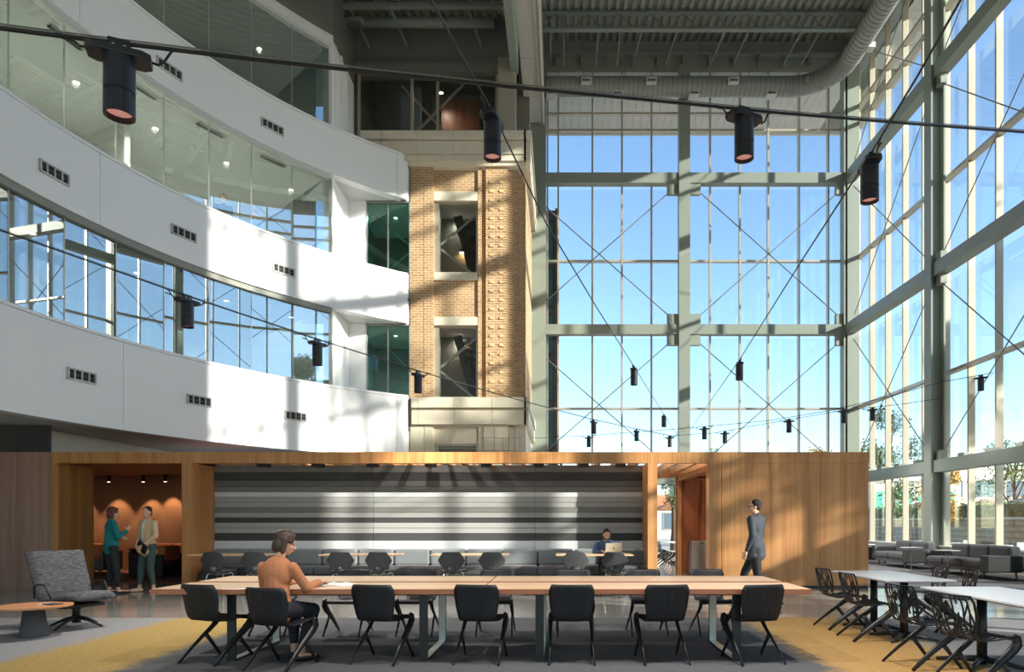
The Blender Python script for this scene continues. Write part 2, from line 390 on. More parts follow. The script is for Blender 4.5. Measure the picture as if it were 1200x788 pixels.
for k, (z0, z1) in enumerate(((4.42, 7.95), (8.74, 12.03))):
    wn = struct('window_%d' % (k+4)); y = 22.6
    box('pane', 'glassteal', -6.42, -5.74, y+.05, y+.062, z0+.04, z1-.05, wn); box('pane', 'glassteal', -5.70, -5.02, y+.05, y+.062, z0+.04, z1-.05, wn)
    for x in (-6.46, -5.74, -5.02): box('window_frame', 'steeldk' if x > -6 else 'silver', x, x+.04, y, y+.12, z0, z1, wn)
    box('window_frame', 'steeldk', -6.46, -4.98, y, y+.12, z1-.05, z1, wn); box('window_frame', 'steeldk', -6.46, -4.98, y, y+.12, z0, z0+.05, wn)
    MB().bar((-6.4, 23.4, z1-.1), (-4.9, 23.4, z0+1.9), .05, .05).build('brace', 'silver', wn)
    MB().bar((-6.4, 23.4, z0+.9), (-4.9, 23.4, z0+2.1), .05, .05).build('brace', 'silver', wn)
# ---- tan brick block with stone bands
br = struct('wall_brick'); y = 22.6; X = lambda px, d=22.6: (px-CX)/FPX*d
def bb(name, m, x0, x1, y0, y1, z0, z1, bev=0): return box(name, m, x0, x1, y0, y1, z0, z1, br, bev)
bb('brick_pier', 'brick', -4.98, -4.54, y, y+.5, 5.5, 13.15); bb('brick_pier', 'brick', -4.52, -4.21, y, y+.5, 5.5, 13.15)
bb('pier_joint', 'stone', -4.545, -4.515, y+.02, y+.4, 5.5, 13.15)
for z0, z1 in ((8.2, 9.42), (12.36, 13.15)): bb('brick_spandrel', 'brick', -4.21, -2.74, y+.10, y+.5, z0, z1)
for z0, z1 in ((7.92, 8.2), (9.42, 9.68), (12.05, 12.36)): bb('stone_lintel', 'stone', -4.21, -2.76, y+.02, y+.5, z0, z1, .015)
bb('brick_pier', 'brick', -2.74, -2.62, y+.02, y+.5, 5.5, 13.15); bb('brick_pier', 'brick', -2.62, -2.48, y+.14, y+.5, 5.5, 13.15)
bb('brick_pier', 'brick', -2.48, -1.75, y, y+.5, 5.5, 13.15)
for i, (a, b) in enumerate(((-1.75, -1.55), (-1.55, -1.40), (-1.40, -1.28), (-1.28, -1.18))):
    bb('brick_step', 'brick', a, b, y+.07*(i+1), y+.6, 5.5, 13.15-.12*i)
bb('brick_side', 'brick', -1.6, -1.18, y+.55, YB-.4, 4.6, 13.15)
hm = MB().box(-.065, .065, -.03, 0, -.04, .04).mesh('header_brick', 'brickhi')
for x in (-2.28, -1.96):
    for i in range(24): inst('header_brick', hm, br, (x, y, 5.75+.30*i))
# stone cornices, panel by panel
def cornice(cuts, layers):
    for a, b in zip(cuts, cuts[1:]):
        for (z0, z1, out) in layers:
            bb('stone_panel', 'stone', X(a)+.006, X(b)-.006, y-out, y+.3, z0, z1)
cornice([425, 450, 491, 533, 577, 617], [(13.15, 13.28, .10), (13.28, 13.46, .18), (13.48, 13.9, .22), (13.93, 14.2, .30)])
cornice([483, 491, 533, 577, 617], [(4.62, 5.08, .12), (5.10, 5.14, .08), (5.16, 5.5, .18)])
for z0, z1, out in ((13.28, 13.46, .18), (13.48, 13.9, .22), (13.93, 14.2, .30), (4.62, 5.08, .12), (5.16, 5.5, .18)):
    bb('stone_return', 'stone', -1.2, -1.13+out*.6, y-out, YB-.45, z0, z1)
bb('stone_core', 'stone', -4.98, -1.16, y+.05, y+.45, 13.1, 14.15); bb('stone_core', 'stone', -4.98, -1.16, y+.05, y+.45, 4.55, 5.45)
bb('stone_core', 'stone', -5.45, -4.21, y+.06, y+.5, 0, 5.2); bb('stone_core', 'stone', -4.21, -2.74, y+.18, y+.5, 4.0, 4.6); bb('stone_core', 'stone', -2.74, -1.18, y+.18, YB-.4, 0, 4.6)
for r in range(11):
    z0 = 4.6-.42*(r+1)
    cx = [-2.74, -2.55, -2.20, -1.92, -1.72, -1.52, -1.36, -1.24, -1.16]
    for i in range(len(cx)-1):
        out = .0+.05*max(0, i-3)
        bb('stone_block', 'stone', cx[i]+.006, cx[i+1]-.006, y+out+(.06 if i == 0 else 0), y+.25, z0+.006, z0+.42-.006)
bb('stone_panel', 'stone', -4.98, -4.53, y, y+.1, 0, 4.6); bb('stone_panel', 'stone', -4.51, -4.24, y, y+.1, 0, 4.6)
bb('stone_panel', 'stone', -4.21, -2.78, y+.1, y+.2, 4.0, 4.58)
# windows in the brick bay, with the stair behind them
for k, (z0, z1) in enumerate(((5.52, 7.92), (9.68, 12.05), (2.6, 4.0))):
    wn = struct('window_%d' % (k+6)); yy = y+.16
    box('pane', 'glass', -4.03, -2.84, yy+.02, yy+.032, z0+.05, z1-.07, wn)
    for a in ((-4.21, -4.05), (-2.82, -2.74)): box('window_frame', 'alumlt' if a[0] < -4 else 'alum', a[0], a[1], yy-.04, yy+.08, z0, z1, wn)
    box('window_frame', 'alum', -4.05, -2.82, yy-.02, yy+.08, z1-.07, z1, wn); box('window_frame', 'alum', -4.05, -2.82, yy-.02, yy+.08, z0, z0+.05, wn)
st = struct('wall_stair')
box('stair_wall', 'darkwall', -7.2, -1.2, 26.2, 26.4, 0, 18.7, st)
box('stair_wall', 'darkwall', -1.85, -1.7, 23.3, 26.3, 13.9, 17.8, st)
box('stair_wall', 'darkwall', -4.95, -4.85, 22.9, 26.3, 0, 13.1, st)
box('stair_wall', 'darkwall', -7.2, -7.1, 22.9, 26.3, 0, 18.6, st)
for z in (4.1, 8.3, 12.55): box('landing', 'ceilwhite', -7.2, -1.7, 23.1, 26.3, z-.25, z, st)
box('landing', 'darkwall', -7.2, -1.2, 23.0, 28.0, 13.6, 13.9, st)
for z0 in (5.0, 9.2):
    for i in range(12):
        box('stair_tread', 'darkblock', -3.4+.05*i, -2.0, 24.0+.01*i, 25.2, z0+2.7-.24*i, z0+2.76-.24*i, st)
    MB().bar((-3.6, 23.9, z0+2.9), (-2.75, 23.9, z0-.2), .06, .3).build('stair_stringer', 'blackmetal', st)
    MB().bar((-4.1, 23.4, z0+1.7), (-2.9, 23.4, z0+2.7), .05, .07).build('brace', 'silver', st)
    MB().bar((-4.1, 23.4, z0+1.55), (-2.7, 23.4, z0+.45), .05, .07).build('brace', 'silver', st)
    MB().bar((-4.15, 23.4, z0+.3), (-4.15, 23.4, z0+2.9), .06, .06).build('brace', 'silver', st)
box('stair_wall', 'darkwall', -4.85, -3.25, 24.55, 24.65, 4.1, 12.3, st)
for i, z in enumerate((7.75, 11.1)):
    wl_ = thing('wall_lamp', ['small warm wall lamp in the lower stair window of the brick bay', 'small warm wall lamp in the upper stair window of the brick bay'][i], 'lamp', (-3.47, 24.49, z))
    box('lamp_shade', 'blackmetal', -.14, .14, -.10, .05, -.05, .05, wl_); box('diffuser', emit('warm_lamp', (255, 196, 128), 25), -.13, .13, -.09, .0, -.065, -.05, wl_)
# top-storey windows above the cornice
wn = struct('window_9'); yy = 23.2
cuts = [X(421, yy), X(483, yy), X(513, yy), X(582, yy)]
for a, b in zip(cuts, cuts[1:]): box('pane', 'glass', a+.04, b-.04, yy, yy+.012, 14.25, 16.55, wn)
for c in cuts: box('mullion', 'alumlt', c-.04, c+.04, yy-.06, yy+.08, 14.2, 16.6, wn)
MB().bar((X(463, yy), yy+.5, 14.3), (X(541, yy), yy+.5, 16.6), .07, .07).build('brace', 'alumlt', wn)
MB().bar((X(466, yy), yy+.6, 16.6), (X(540, yy), yy+.6, 14.3), .07, .07).build('brace', 'alumlt', wn)
box('room_panel', 'sofagrey', -5.6, -4.9, 23.9, 24.0, 14.2, 16.6, wn); box('room_panel', 'woodred', -4.3, -2.9, 24.6, 24.7, 14.2, 16.6, wn)
box('head_beam', 'darkwall', -7.0, -1.55, 23.0, 23.3, 16.58, 16.9, wn)
bm_ = struct('wall_beam')
box('column_panel', 'alumlt', X(583), X(603)+.02, 22.75, 23.2, 14.2, 16.9, bm_)
box('beam', 'steel', -1.66, -1.42, 8, 22.9, 16.42, 18.6, bm_)
for y0 in range(8, 28, 4): box('beam_soffit', 'soffitext', -1.42+.0, -.86, y0+.01, min(y0+4, YB-.3)-.01, 17.72, 18.2, bm_)
for x0, x1, z0 in ((-.86, -.80, 17.66), (-.80, -.72, 17.72), (-.72, -.66, 17.62)): box('beam_edge', 'soffitext', x0, x1, 8, YB-.3, z0, 19.0, bm_)
box('beam_core', 'steeldk', -1.6, -.7, 8, YB-.3, 18.15, 21.4, bm_)

# ---- roof
ce = struct('ceiling')
mb = MB(); x = -1.7; prof = []
while x < 12.3:
    prof += [(x, 21.40), (x+.14, 21.40), (x+.18, 21.52), (x+.28, 21.52)]; x += .32
prof += [(12.6, 21.4)]
n = len(prof); mb.add([(p[0], 6, p[1]) for p in prof]+[(p[0], YB, p[1]) for p in prof], [(i, i+1, n+i+1, n+i) for i in range(n-1)])
mb.build('roof_deck', 'deck', ce)
box('roof_slab', 'deck', -21, 14.3, -4.3, 33, 21.6, 21.9, ce)
mb = MB(); x = -8.4; prof = []
while x < -1.7:
    prof += [(x, 18.60), (x+.14, 18.60), (x+.18, 18.70), (x+.28, 18.70)]; x += .32
n = len(prof); mb.add([(p[0], -4, p[1]) for p in prof]+[(p[0], 23.4, p[1]) for p in prof], [(i, i+1, n+i+1, n+i) for i in range(n-1)])
mb.build('roof_deck', 'deck', ce); box('roof_slab', 'deck', -21, -1.5, -4, 28.5, 18.75, 19, ce)
# eaves outside the glass, soffit boards
for i in range(40):
    x0 = -2+.36*i
    if x0 < 14.1: box('soffit_board', 'soffitext', x0+.006, min(x0+.354, 14.2), YB+.25, 32.95, 20.2, 20.26, ce)
box('eaves_edge', 'soffitext', -2, 14.3, 32.9, 33.05, 20.1, 21.9, ce)
for i in range(62):
    y0 = 6+.36*i; box('soffit_board', 'soffitext', 12.75, 14.25, y0+.006, y0+.354, 20.2, 20.26, ce)
box('eaves_edge', 'soffitext', 14.2, 14.35, -4, 33, 20.1, 21.9, ce)
# girder over the rear glass, with stiffeners
box('girder', 'steeldk', -1, 12.2, YB-.1, YB+.2, 20.12, 21.4, ce)
box('girder_flange', 'steeldk', -1, 12.2, YB-.36, YB-.1, 20.72, 20.80, ce)
for i in range(12):
    x0 = -.2+1.05*i; box('stiffener', 'steeldk', x0, x0+.03, YB-.34, YB-.1, 20.32, 20.72, ce)
box('girder', 'steeldk', 11.9, 12.6, -4, YB, 20.12, 21.5, ce)
# open-web joists and bridging
for yj in (26.7, 24.4, 22.1, 19.8):
    for z in (20.66, 21.3):
        box('joist_chord', 'steel', -.9, 11.9, yj-.10, yj+.10, z-.035, z+.035, ce)
    k = 0; x0 = -.8
    mb = MB()
    while x0 < 11.4:
        mb.bar((x0, yj, 20.68), (x0+.62, yj, 21.28), .03, .03); mb.bar((x0+.62, yj, 21.28), (x0+1.24, yj, 20.68), .03, .03); x0 += 1.24
    mb.build('joist_web', 'steeldk', ce)
for i, px in enumerate((645, 661, 701, 727, 753, 794, 850, 878, 940, 962)):
    x0 = X(px, 26.7); MB().bar((x0, 26.7, 20.66), (x0-.25 if px > 750 else x0, 28.2, 20.3), .05, .05).build('bridging', 'steel', ce)
for x0 in (.9, 2.6, 5.6, 7.6): MB().tube([(x0, 27.5, 21.4), (x0, 27.5, 19.2)], .012, 6).build('hanger_rod', 'rod', ce)
# joists and pipe in the low left bay
for yj in (21.9, 20.0):
    for z in (17.95, 18.5): box('joist_chord', 'steel', -7.3, -1.75, yj-.09, yj+.09, z-.05, z+.05, ce)
    mb = MB(); x0 = -7.2
    while x0 < -2.6:
        mb.bar((x0, yj, 17.95), (x0+.55, yj, 18.5), .05, .05); mb.bar((x0+.55, yj, 18.5), (x0+1.1, yj, 17.95), .05, .05); x0 += 1.1
    mb.build('joist_web', 'steel', ce)
for x0 in (-6.5, -5.2, -2.7): MB().bar((x0-.3, 21.9, 18.0), (x0, 23.2, 17.55), .07, .07).build('bridging', 'steel', ce)
pp = thing('roof_pipe', 'grey pipe under the low roof beside the dark wall', 'pipe', (0, 22.45, 0))
MB().tube([(-7.2, 0, 17.83), (-2.2, 0, 17.83)], .16, 16).build('pipe_run', 'steel', pp, True); MB().tube([(-7.2, -.3, 17.72), (-6.5, -.3, 17.72), (-6.4, -.28, 17.6)], .09, 12).build('pipe_branch', 'steel', pp, True)

# ---- rear glass wall
bk = struct('wall_back')
colx = [(-1.25, -.60), (4.84, 5.29), (11.72, 12.2)]
for a, b in colx: box('column', 'steel', a, b, YB-.62, YB-.25, 0, 20.12, bk)
vx = [-.55, -.10, 1.32, 2.55, 3.78, 4.98, 6.22, 7.46, 8.64, 9.92, 11.14, 11.84]
rows = [.08, 2.95, 3.33, 6.12, 9.1, 9.5, 12.27, 15.3, 15.72, 17.72, 18.42, 20.1]
for v in vx: box('mullion', 'alum', v-.035, v+.035, YB-.12, YB+.08, 0, 20.12, bk)
for a, b in ZB:
    box('beam', 'steel', -1.3, 4.84, YB-.55, YB-.2, a, b, bk); box('beam', 'steel', 5.29, 11.8, YB-.55, YB-.2, a, b, bk)
for z in [.04]+ZM: box('transom', 'alum', -.6, 11.9, YB-.10, YB+.07, z-.04, z+.04, bk)
for i in range(len(vx)-1):
    for j in range(len(rows)-1):
        if rows[j+1]-rows[j] > .5: box('pane', 'glass', vx[i]+.03, vx[i+1]-.03, YB, YB+.012, rows[j]+.03, rows[j+1]-.03, bk)
# gusset boxes and diagonal rods
for (z0, z1) in ((3.33, 9.1), (9.5, 15.3)):
    for xg in (4.62, 5.5, 11.55):
        for z in ((z0+.22), (z1-.22)): box('gusset', 'steel', xg-.24, xg+.24, YB-.5, YB-.3, z-.22, z+.22, bk)
    for xa, xb in ((-1.25, 4.40), (5.74, 11.35)):
        MB().tube([(xa, YB-.45, z0+.4), (xb, YB-.45, z1-.4)], .022, 6).build('brace_rod', 'rod', bk)
        MB().tube([(xa, YB-.49, z1-.4), (xb, YB-.49, z0+.4)], .022, 6).build('brace_rod', 'rod', bk)
# ---- right glass wall
rt = struct('wall_right')
ys = [28.25-1.30*k for k in range(19)]       # 28.25 ... 4.85
for v in ys: box('mullion', 'alumlt', XR+.20, XR+.40, v-.035, v+.035, .6, 20.12, rt)
for a, b in ZB: box('beam', 'steel', XR-.35, XR+.02, 4.0, YB-.5, a, b, rt)
for z in ZM: box('transom', 'alum', XR+.16, XR+.38, 4.0, YB+.1, z-.05, z+.05, rt)
rows2 = [.62]+rows[1:]
for i in range(len(ys)-1):
    for j in range(len(rows2)-1):
        if rows2[j+1]-rows2[j] > .5: box('pane', 'glass', XR+.36, XR+.372, ys[i+1]+.03, ys[i]-.03, rows2[j]+.03, rows2[j+1]-.03, rt)
for yc in (28.1, 21.55, 14.6, 7.6):
    for xa in (XR-.42, XR-.02): box('column_flange', 'steel', xa, xa+.06, yc-.2, yc+.2, 0, 20.12, rt)
    box('column_web', 'steel', XR-.36, XR-.02, yc-.025, yc+.025, 0, 20.12, rt)
    if yc < 28:
        for (z0, z1) in ((3.33, 9.1), (9.5, 15.3)):
            for s in (-1, 1):
                for z in (z0+.15, z1-.15): box('gusset', 'steel', XR-.25, XR-.05, yc+s*.3-.15, yc+s*.3+.15, z-.15, z+.15, rt)
yy = [28.0, 21.55, 14.6, 7.6]
for a, b in zip(yy, yy[1:]):
    for (z0, z1) in ((3.33, 9.1), (9.5, 15.3), (15.72, 21.0)):
        MB().tube([(XR-.12, a-.4, z0+.3), (XR-.12, b+.4, z1-.3)], .018, 6).build('brace_rod', 'rod', rt)
        MB().tube([(XR-.16, a-.4, z1-.3), (XR-.16, b+.4, z0+.3)], .018, 6).build('brace_rod', 'rod', rt)
for yc in [27.0-1.3*k for k in range(14)]: box('beam_clip', 'steeldk', XR-.05, XR+.22, yc-.25, yc+.05, 3.33, 3.47, rt)
sl_ = box('sill', 'sill', XR-.05, XR+.45, 4.0, YB, 0, .62, rt); box('sill_cap', 'sill', XR-.12, XR+.40, 4.0, YB, .62, .66, rt)
box('solid_wall', 'white', XR, XR+.4, -4, 4.4, 0, 20.12, rt)
fw = struct('wall_front'); box('wall_panel', 'white', -13.2, XR+.4, -4.25, -4, 5.0, 21.6, fw)
box('beam', 'steel', -13.2, XR+.4, -4.2, -3.95, 4.7, 5.0, fw); box('sill', 'sill', -13.2, XR+.4, -4.2, -4.0, 0, .1, fw)  # low glazing behind the camera, added to let frontal sky light in
for i in range(18):
    box('mullion', 'alum', -13.1+1.5*i-.035, -13.1+1.5*i+.035, -4.2, -4.0, .1, 4.7, fw)
    if i < 17: box('pane', 'glass', -13.1+1.5*i+.04, -13.1+1.5*(i+1)-.04, -4.12, -4.108, .1, 4.7, fw)

# ================================================================== timber pavilion
pv = struct('wall_pavilion')
FY, ZT, ZBM = 14.45, 2.88, 2.645
PX = lambda px, d=FY: (px-CX)/FPX*d
def pb(name, m, x0, x1, y0, y1, z0, z1, par=None, bev=0): return box(name, m, x0, x1, y0, y1, z0, z1, par or pv, bev)
for a, b in zip([60, 136, 213, 337, 460, 584, 762, 846, 903, 961, 1018], [136, 213, 337, 460, 584, 762, 846, 903, 961, 1018]):
    pb('fascia_board', 'woodx', PX(a)+.003, PX(b)-.003, FY, FY+.16, ZBM, ZT)
# left walnut wall and jambs of the lounge opening
for i in range(3): pb('wall_board', 'woodleft', -14+i*1.07+.004, -14+(i+1)*1.07-.004, FY, FY+.3, 0, ZT)
pb('jamb', 'wood', -10.80, -10.65, FY+.02, 15.57, 0, ZBM); 
pb('jamb', 'wood', PX(213), PX(224.6), FY, 15.45, 0, ZBM)
pb('jamb', 'wood', PX(759), PX(770.5), FY, 15.45, 0, ZBM)
# right box, front boards
for a, b in zip([846, 903, 961], [903, 961, 1018]): pb('wall_board', 'wood', PX(a)+.004, PX(b)-.004, FY, FY+.12, 0, ZBM-.004)
pb('jamb', 'wood', PX(831), PX(845.5), FY+.0, FY+.3, 0, ZBM)
pb('header', 'wood', PX(831), PX(831)+.2, FY+.3, 18.3, 2.50, 2.72)
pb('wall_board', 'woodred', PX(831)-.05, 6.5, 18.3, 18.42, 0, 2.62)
pb('wall_board', 'wood', 6.40, 6.52, FY+.12, 18.4, 0, ZT); pb('plinth', 'shade', 3.3, 6.5, FY-.002, FY+.1, 0, .05)
pb('rear_beam', 'woodx', -7.8, 6.52, 18.3, 18.45, 2.58, 2.84)
pb('jamb', 'wood', PX(831)-.02, PX(831)+.08, 18.2, 18.3, 0, 2.6)
# rafters of the open top
rm = MB().box(-.03, .03, 0, 3.65, 0, .16).mesh('rafter', 'woodx')
x0 = -7.55
while x0 < 6.3:
    inst('rafter', rm, pv, (x0, FY+.17, 2.67)); x0 += .42
pb('ledger', 'woodx', -7.8, 2.0, 15.55, 15.65, 2.55, 2.67)
# lounge room behind the left opening
pb('lounge_ceiling', 'lounge_ceiling', -15.2, PX(224), FY+.17, 19.7, 2.70, 2.78)
pb('lounge_wall', 'sidewall', -15.2, -11.2, 19.5, 19.7, 0, 2.8); pb('lounge_wall', 'sidewall', -11.26, PX(213), 19.25, 19.7, 0, 2.8); pb('lounge_wall', 'sidewall', -15.3, -15.2, 14.8, 19.6, 0, 2.8)
pb('lounge_wall', 'darkblock', PX(224.6)-.1, PX(224.6), 15.45, 19.6, 0, 2.8)
# ---- striped felt wall
fw_ = struct('wall_felt'); WY = 15.42
zs = lambda py: EYE+(CY-py)/FPX*WY
strips = [(545.5, 554, 'felt1'), (554, 563.5, 'felt2'), (563.5, 571, 'felt5'), (571, 577, 'felt1'), (577, 583, 'felt4'), (583, 589, 'felt3'), (589, 595, 'felt3'), (595, 601, 'felt1'),
          (601, 607, 'felt3'), (607, 612.8, 'felt2'), (612.8, 619, 'felt3'), (619, 625.3, 'felt3'), (625.3, 633.8, 'felt2'), (633.8, 647.5, 'felt4')]
cols = [-7.80, (438-CX)/FPX*WY, (627-CX)/FPX*WY, 2.0]
for i, (a, b, m_) in enumerate(strips):
    for c0, c1 in zip(cols, cols[1:]):
        out = .012*((i*5) % 3)
        box('felt_strip', m_, c0+.004, c1-.004, WY-.03-out, WY+.02, zs(b)+.004, zs(a)-.004, fw_)
box('felt_backing', 'felt2', -7.8, 2.0, WY, WY+.15, 0, 2.66, fw_)
box('felt_ledge', 'shade', -7.8, 2.0, WY-.06, WY+.02, zs(650.5), zs(647.7), fw_)
# dark box lights between the rafters
for i, px in enumerate((309, 373, 437, 505, 570, 632, 684, 727)):
    d = thing('trellis_light', 'dark box light fixed between rafters over the striped wall', 'light', ((px-CX)/FPX*15.0, 15.0, 2.67), 0, 'box lights between the rafters')
    box('housing', 'blackmetal', -.11, .11, -.12, .12, -.06, .04, d); box('lens', 'shade', -.08, .08, -.09, .09, -.065, -.06, d)

# ================================================================== lounge spots
for i, px in enumerate((97, 139.6, 179, 209)):
    x = (px-CX)/FPX*19.5; yl = 19.05 if px < 195 else 18.85
    L = bpy.data.lights.new('lounge_lamp', 'SPOT'); L.energy = 42; L.spot_size = R_(66); L.spot_blend = .5; L.color = (1, .66, .38); L.shadow_soft_size = .03
    d = thing('ceiling_spotlight', 'small black spotlight under the timber ceiling of the orange lounge', 'spotlight', (x, yl, 2.70), 0, 'lounge spotlights')
    MB().lathe([(.05, 0), (.05, -.04), (.03, -.05), (.045, -.06), (.045, -.18), (.035, -.185)], 16).build('housing', 'blackmetal', d, True)
    MB().lathe([(.034, -.183), (.034, -.19)], 16).build('lens', emit('spot_lens', (255, 214, 170), 6), d)
    lo = bpy.data.objects.new('lounge_lamp', L); COL.objects.link(lo); lo.parent = d; lo.location = (0, 0, -.22); lo.rotation_euler = (R_(14), 0, 0)

# ================================================================== duct
du = thing('air_duct', 'round grey spiral duct running along both glass walls under the roof', 'duct', (0, 0, 0))
path = [Vector((-.6, 27.55, 18.96))]
for i in range(1, 26): path.append(Vector((-.6+.39*i, 27.55, 18.96)))
cx_, cy_, rr_ = path[-1].x, 25.75, 1.8
for i in range(1, 13): t = pi/2*(1-i/12); path.append(Vector((cx_+rr_*cos(t), cy_+rr_*sin(t), 18.96)))
xx = path[-1].x
for i in range(1, 40): path.append(Vector((xx, 25.75-.4*i, 18.96)))
MB().tube(path, .38, 24).build('duct_tube', 'duct', du, True)
ring = []
mb = MB()
for i in range(len(path)-1):
    for f in (0, .5):
        p = path[i].lerp(path[i+1], f); t = (path[i+1]-path[i]).normalized()
        mb.tube([p-t*.012, p+t*.012], .392, 24)
mb.build('spiral_seam', 'ductring', du, True)
for i, px in enumerate((647, 687, 725, 763, 814, 858, 905, 949)):
    dn = i % 2 == 0
    x = (px-CX)/FPX*27.3
    box('register', 'ventgrey', x-.2, x+.2, 27.0 if not dn else 27.3, 27.22 if not dn else 27.7, 18.82 if not dn else 18.52, 19.02 if not dn else 18.68, du)
    for k in range(3): box('register_slot', 'shade', x-.15+.1*k, x-.08+.1*k, 26.99 if not dn else 27.29, 27.0 if not dn else 27.3, 18.86 if not dn else 18.55, 18.93 if not dn else 18.62, du)
box('register', 'ventgrey', xx+.2, xx+.45, 24.7, 25.0, 18.6, 18.8, du)

# ================================================================== vents in the white bands
def vent(px, py, label):
    t = ring_at(px); p = ring_pt(t); z = EYE+(CY-py)/FPX*p.y
    d = thing('air_vent', label, 'vent', (p.x, p.y, z), -R_(t)+pi/2, 'air vents in the white bands')
    # local: x along the band, -y... outwards is (cos t, -sin t)
    s = -1
    wv, hv = .34, .125
    box('vent_back', 'shade', -wv, wv, -.010, -.004, -hv, hv, d)
    for a in ((-wv, wv, hv-.03, hv), (-wv, wv, -hv, -hv+.03)): box('vent_frame', 'ventgrey', a[0], a[1], -.05, -.002, a[2], a[3], d)
    for a in (-wv, wv-.03): box('vent_frame', 'ventgrey', a, a+.03, -.05, -.002, -hv, hv, d)
    for k in range(3): box('vent_blade', 'ventgrey', -wv+.17*(k+1)-.012, -wv+.17*(k+1)+.012, -.04, -.006, -hv+.03, hv-.03, d)
    MB().bar((-wv+.03, -.02, -.0), (wv-.03, -.02, .0), .02, .006).build('vent_blade', 'darkwall', d)
band = {0: 'lowest', 1: 'middle', 2: 'upper'}
for px, py, lab in ((95, 441, 'grey air vent in the lowest white band, nearest the grey lounge chair'), (233, 470, 'grey air vent in the lowest white band, second of its row of three'), (346, 488, 'grey air vent in the lowest white band, closest to the brick block'),
                    (63, 203, 'grey air vent in the middle white band, farthest from the brick block'), (215, 274, 'grey air vent in the middle white band, second of its row of three'), (332, 317, 'grey air vent in the middle white band, closest to the brick block'),
                    (198, 81, 'grey air vent in the upper white band, farther from the brick block'), (319, 149, 'grey air vent in the upper white band, closer to the brick block')):
    vent(px, py, lab)
# downlights added to brighten the stair and side rooms behind their windows
for x, y, z, lab in ((-5.8, 24.0, 7.95, 'behind the lower teal window'), (-5.8, 24.0, 12.1, 'behind the upper teal window'), (-3.6, 24.4, 8.04, 'behind the lower brick-bay window'), (-3.6, 24.4, 12.28, 'behind the upper brick-bay window'), (-4.2, 24.0, 16.5, 'behind the top windows over the cornice')):
    d = thing('ceiling_downlight', 'added small round ceiling downlight '+lab, 'downlight', (x, y, z))
    MB().lathe([(.09, .01), (.09, -.012), (.07, -.012)], 16).build('trim_ring', 'white', d); MB().lathe([(.065, -.011), (.065, -.014)], 14).build('lens', emit('downlight_lens', (255, 236, 205), 6), d)
    L = bpy.data.lights.new('stair_lamp', 'SPOT'); L.energy = 190 if x < -5 else (26 if z < 13 else 22); L.spot_size = R_(160); L.spot_blend = .8; L.color = (1, .93, .8); L.shadow_soft_size = .08
    lo = bpy.data.objects.new('stair_lamp', L); COL.objects.link(lo); lo.parent = d; lo.location = (0, 0, -.05)
# balcony rooms: downlights added to light them, and the dark ceiling slots
for lvl, (z, ts, en) in enumerate(((7.96, (4, 14, 24, 34, 42), 22), (12.04, (2, 10, 18, 26, 34, 42), 260), (16.01, (2, 14, 26, 38), 60))):
    nm = ['lowest', 'middle', 'top'][lvl]
    for t in ts:
        p = ring_pt(t, RR+1.9)
        d = thing('ceiling_downlight', 'added small round ceiling downlight behind the curved glass of the %s storey' % nm, 'downlight', (p.x, p.y, z), 0, 'added downlights of the %s glazed storey' % nm)
        MB().lathe([(.09, .01), (.09, -.012), (.07, -.012)], 16).build('trim_ring', 'white', d); MB().lathe([(.065, -.011), (.065, -.014)], 14).build('lens', emit('downlight_lens', (255, 236, 205), 6), d)
        L = bpy.data.lights.new('room_lamp', 'SPOT'); L.energy = en; L.spot_size = R_(150); L.spot_blend = .8; L.color = (1, .93, .8); L.shadow_soft_size = .08
        lo = bpy.data.objects.new('room_lamp', L); COL.objects.link(lo); lo.parent = d; lo.location = (0, 0, -.05)
    for t in [a+3 for a in ts[:-1]]:
        d = thing('slot_diffuser', 'long dark linear slot in the ceiling of the %s glazed storey' % nm, 'diffuser', (0, 0, z), 0, 'linear slots of the %s glazed storey' % nm)
        MB().ringbox(RR+.62, RR+.74, t-1.6, t+1.6, -.03, .0, 4).build('slot', 'shade', d)
        MB().ringbox(RR+.60, RR+.62, t-1.65, t+1.65, -.035, .0, 4).build('slot_edge', 'ventgrey', d)

# ================================================================== chairs of bent shell with lambda legs
PROF = [(-.285, .785), (-.274, .74), (-.252, .66), (-.229, .57), (-.208, .50), (-.183, .45), (-.145, .418), (-.09, .405), (-.02, .408), (.06, .418), (.14, .434), (.19, .438), (.222, .424), (.237, .395)]
WID = [.385, .44, .44, .42, .395, .375, .37, .38, .41, .44, .455, .46, .46, .45]
ARC = [0]
for a, b in zip(PROF, PROF[1:]): ARC.append(ARC[-1]+sqrt((a[0]-b[0])**2+(a[1]-b[1])**2))
def shell(u, v):
    """u -1..1 across, v 0..1 from the top of the back to the front of the seat"""
    s = v*ARC[-1]; i = 0
    while i < len(ARC)-2 and s > ARC[i+1]: i += 1
    f = (s-ARC[i])/(ARC[i+1]-ARC[i]); y, z = (PROF[i][k]+(PROF[i+1][k]-PROF[i][k])*f for k in (0, 1)); wd = WID[i]+(WID[i+1]-WID[i])*f
    back = max(0, 1-v/.45); seat = max(0, min(1, (v-.45)/.2))*max(0, min(1, (1-v)/.15))
    return Vector((u*wd/2, y+.035*u*u*min(1, back*2), z+.012*u*u*seat))
def shell_n(u, v):
    a = shell(min(1, u+.01), v)-shell(max(-1, u-.01), v); b = shell(u, min(1, v+.01))-shell(u, max(0, v-.01)); return a.cross(b).normalized()
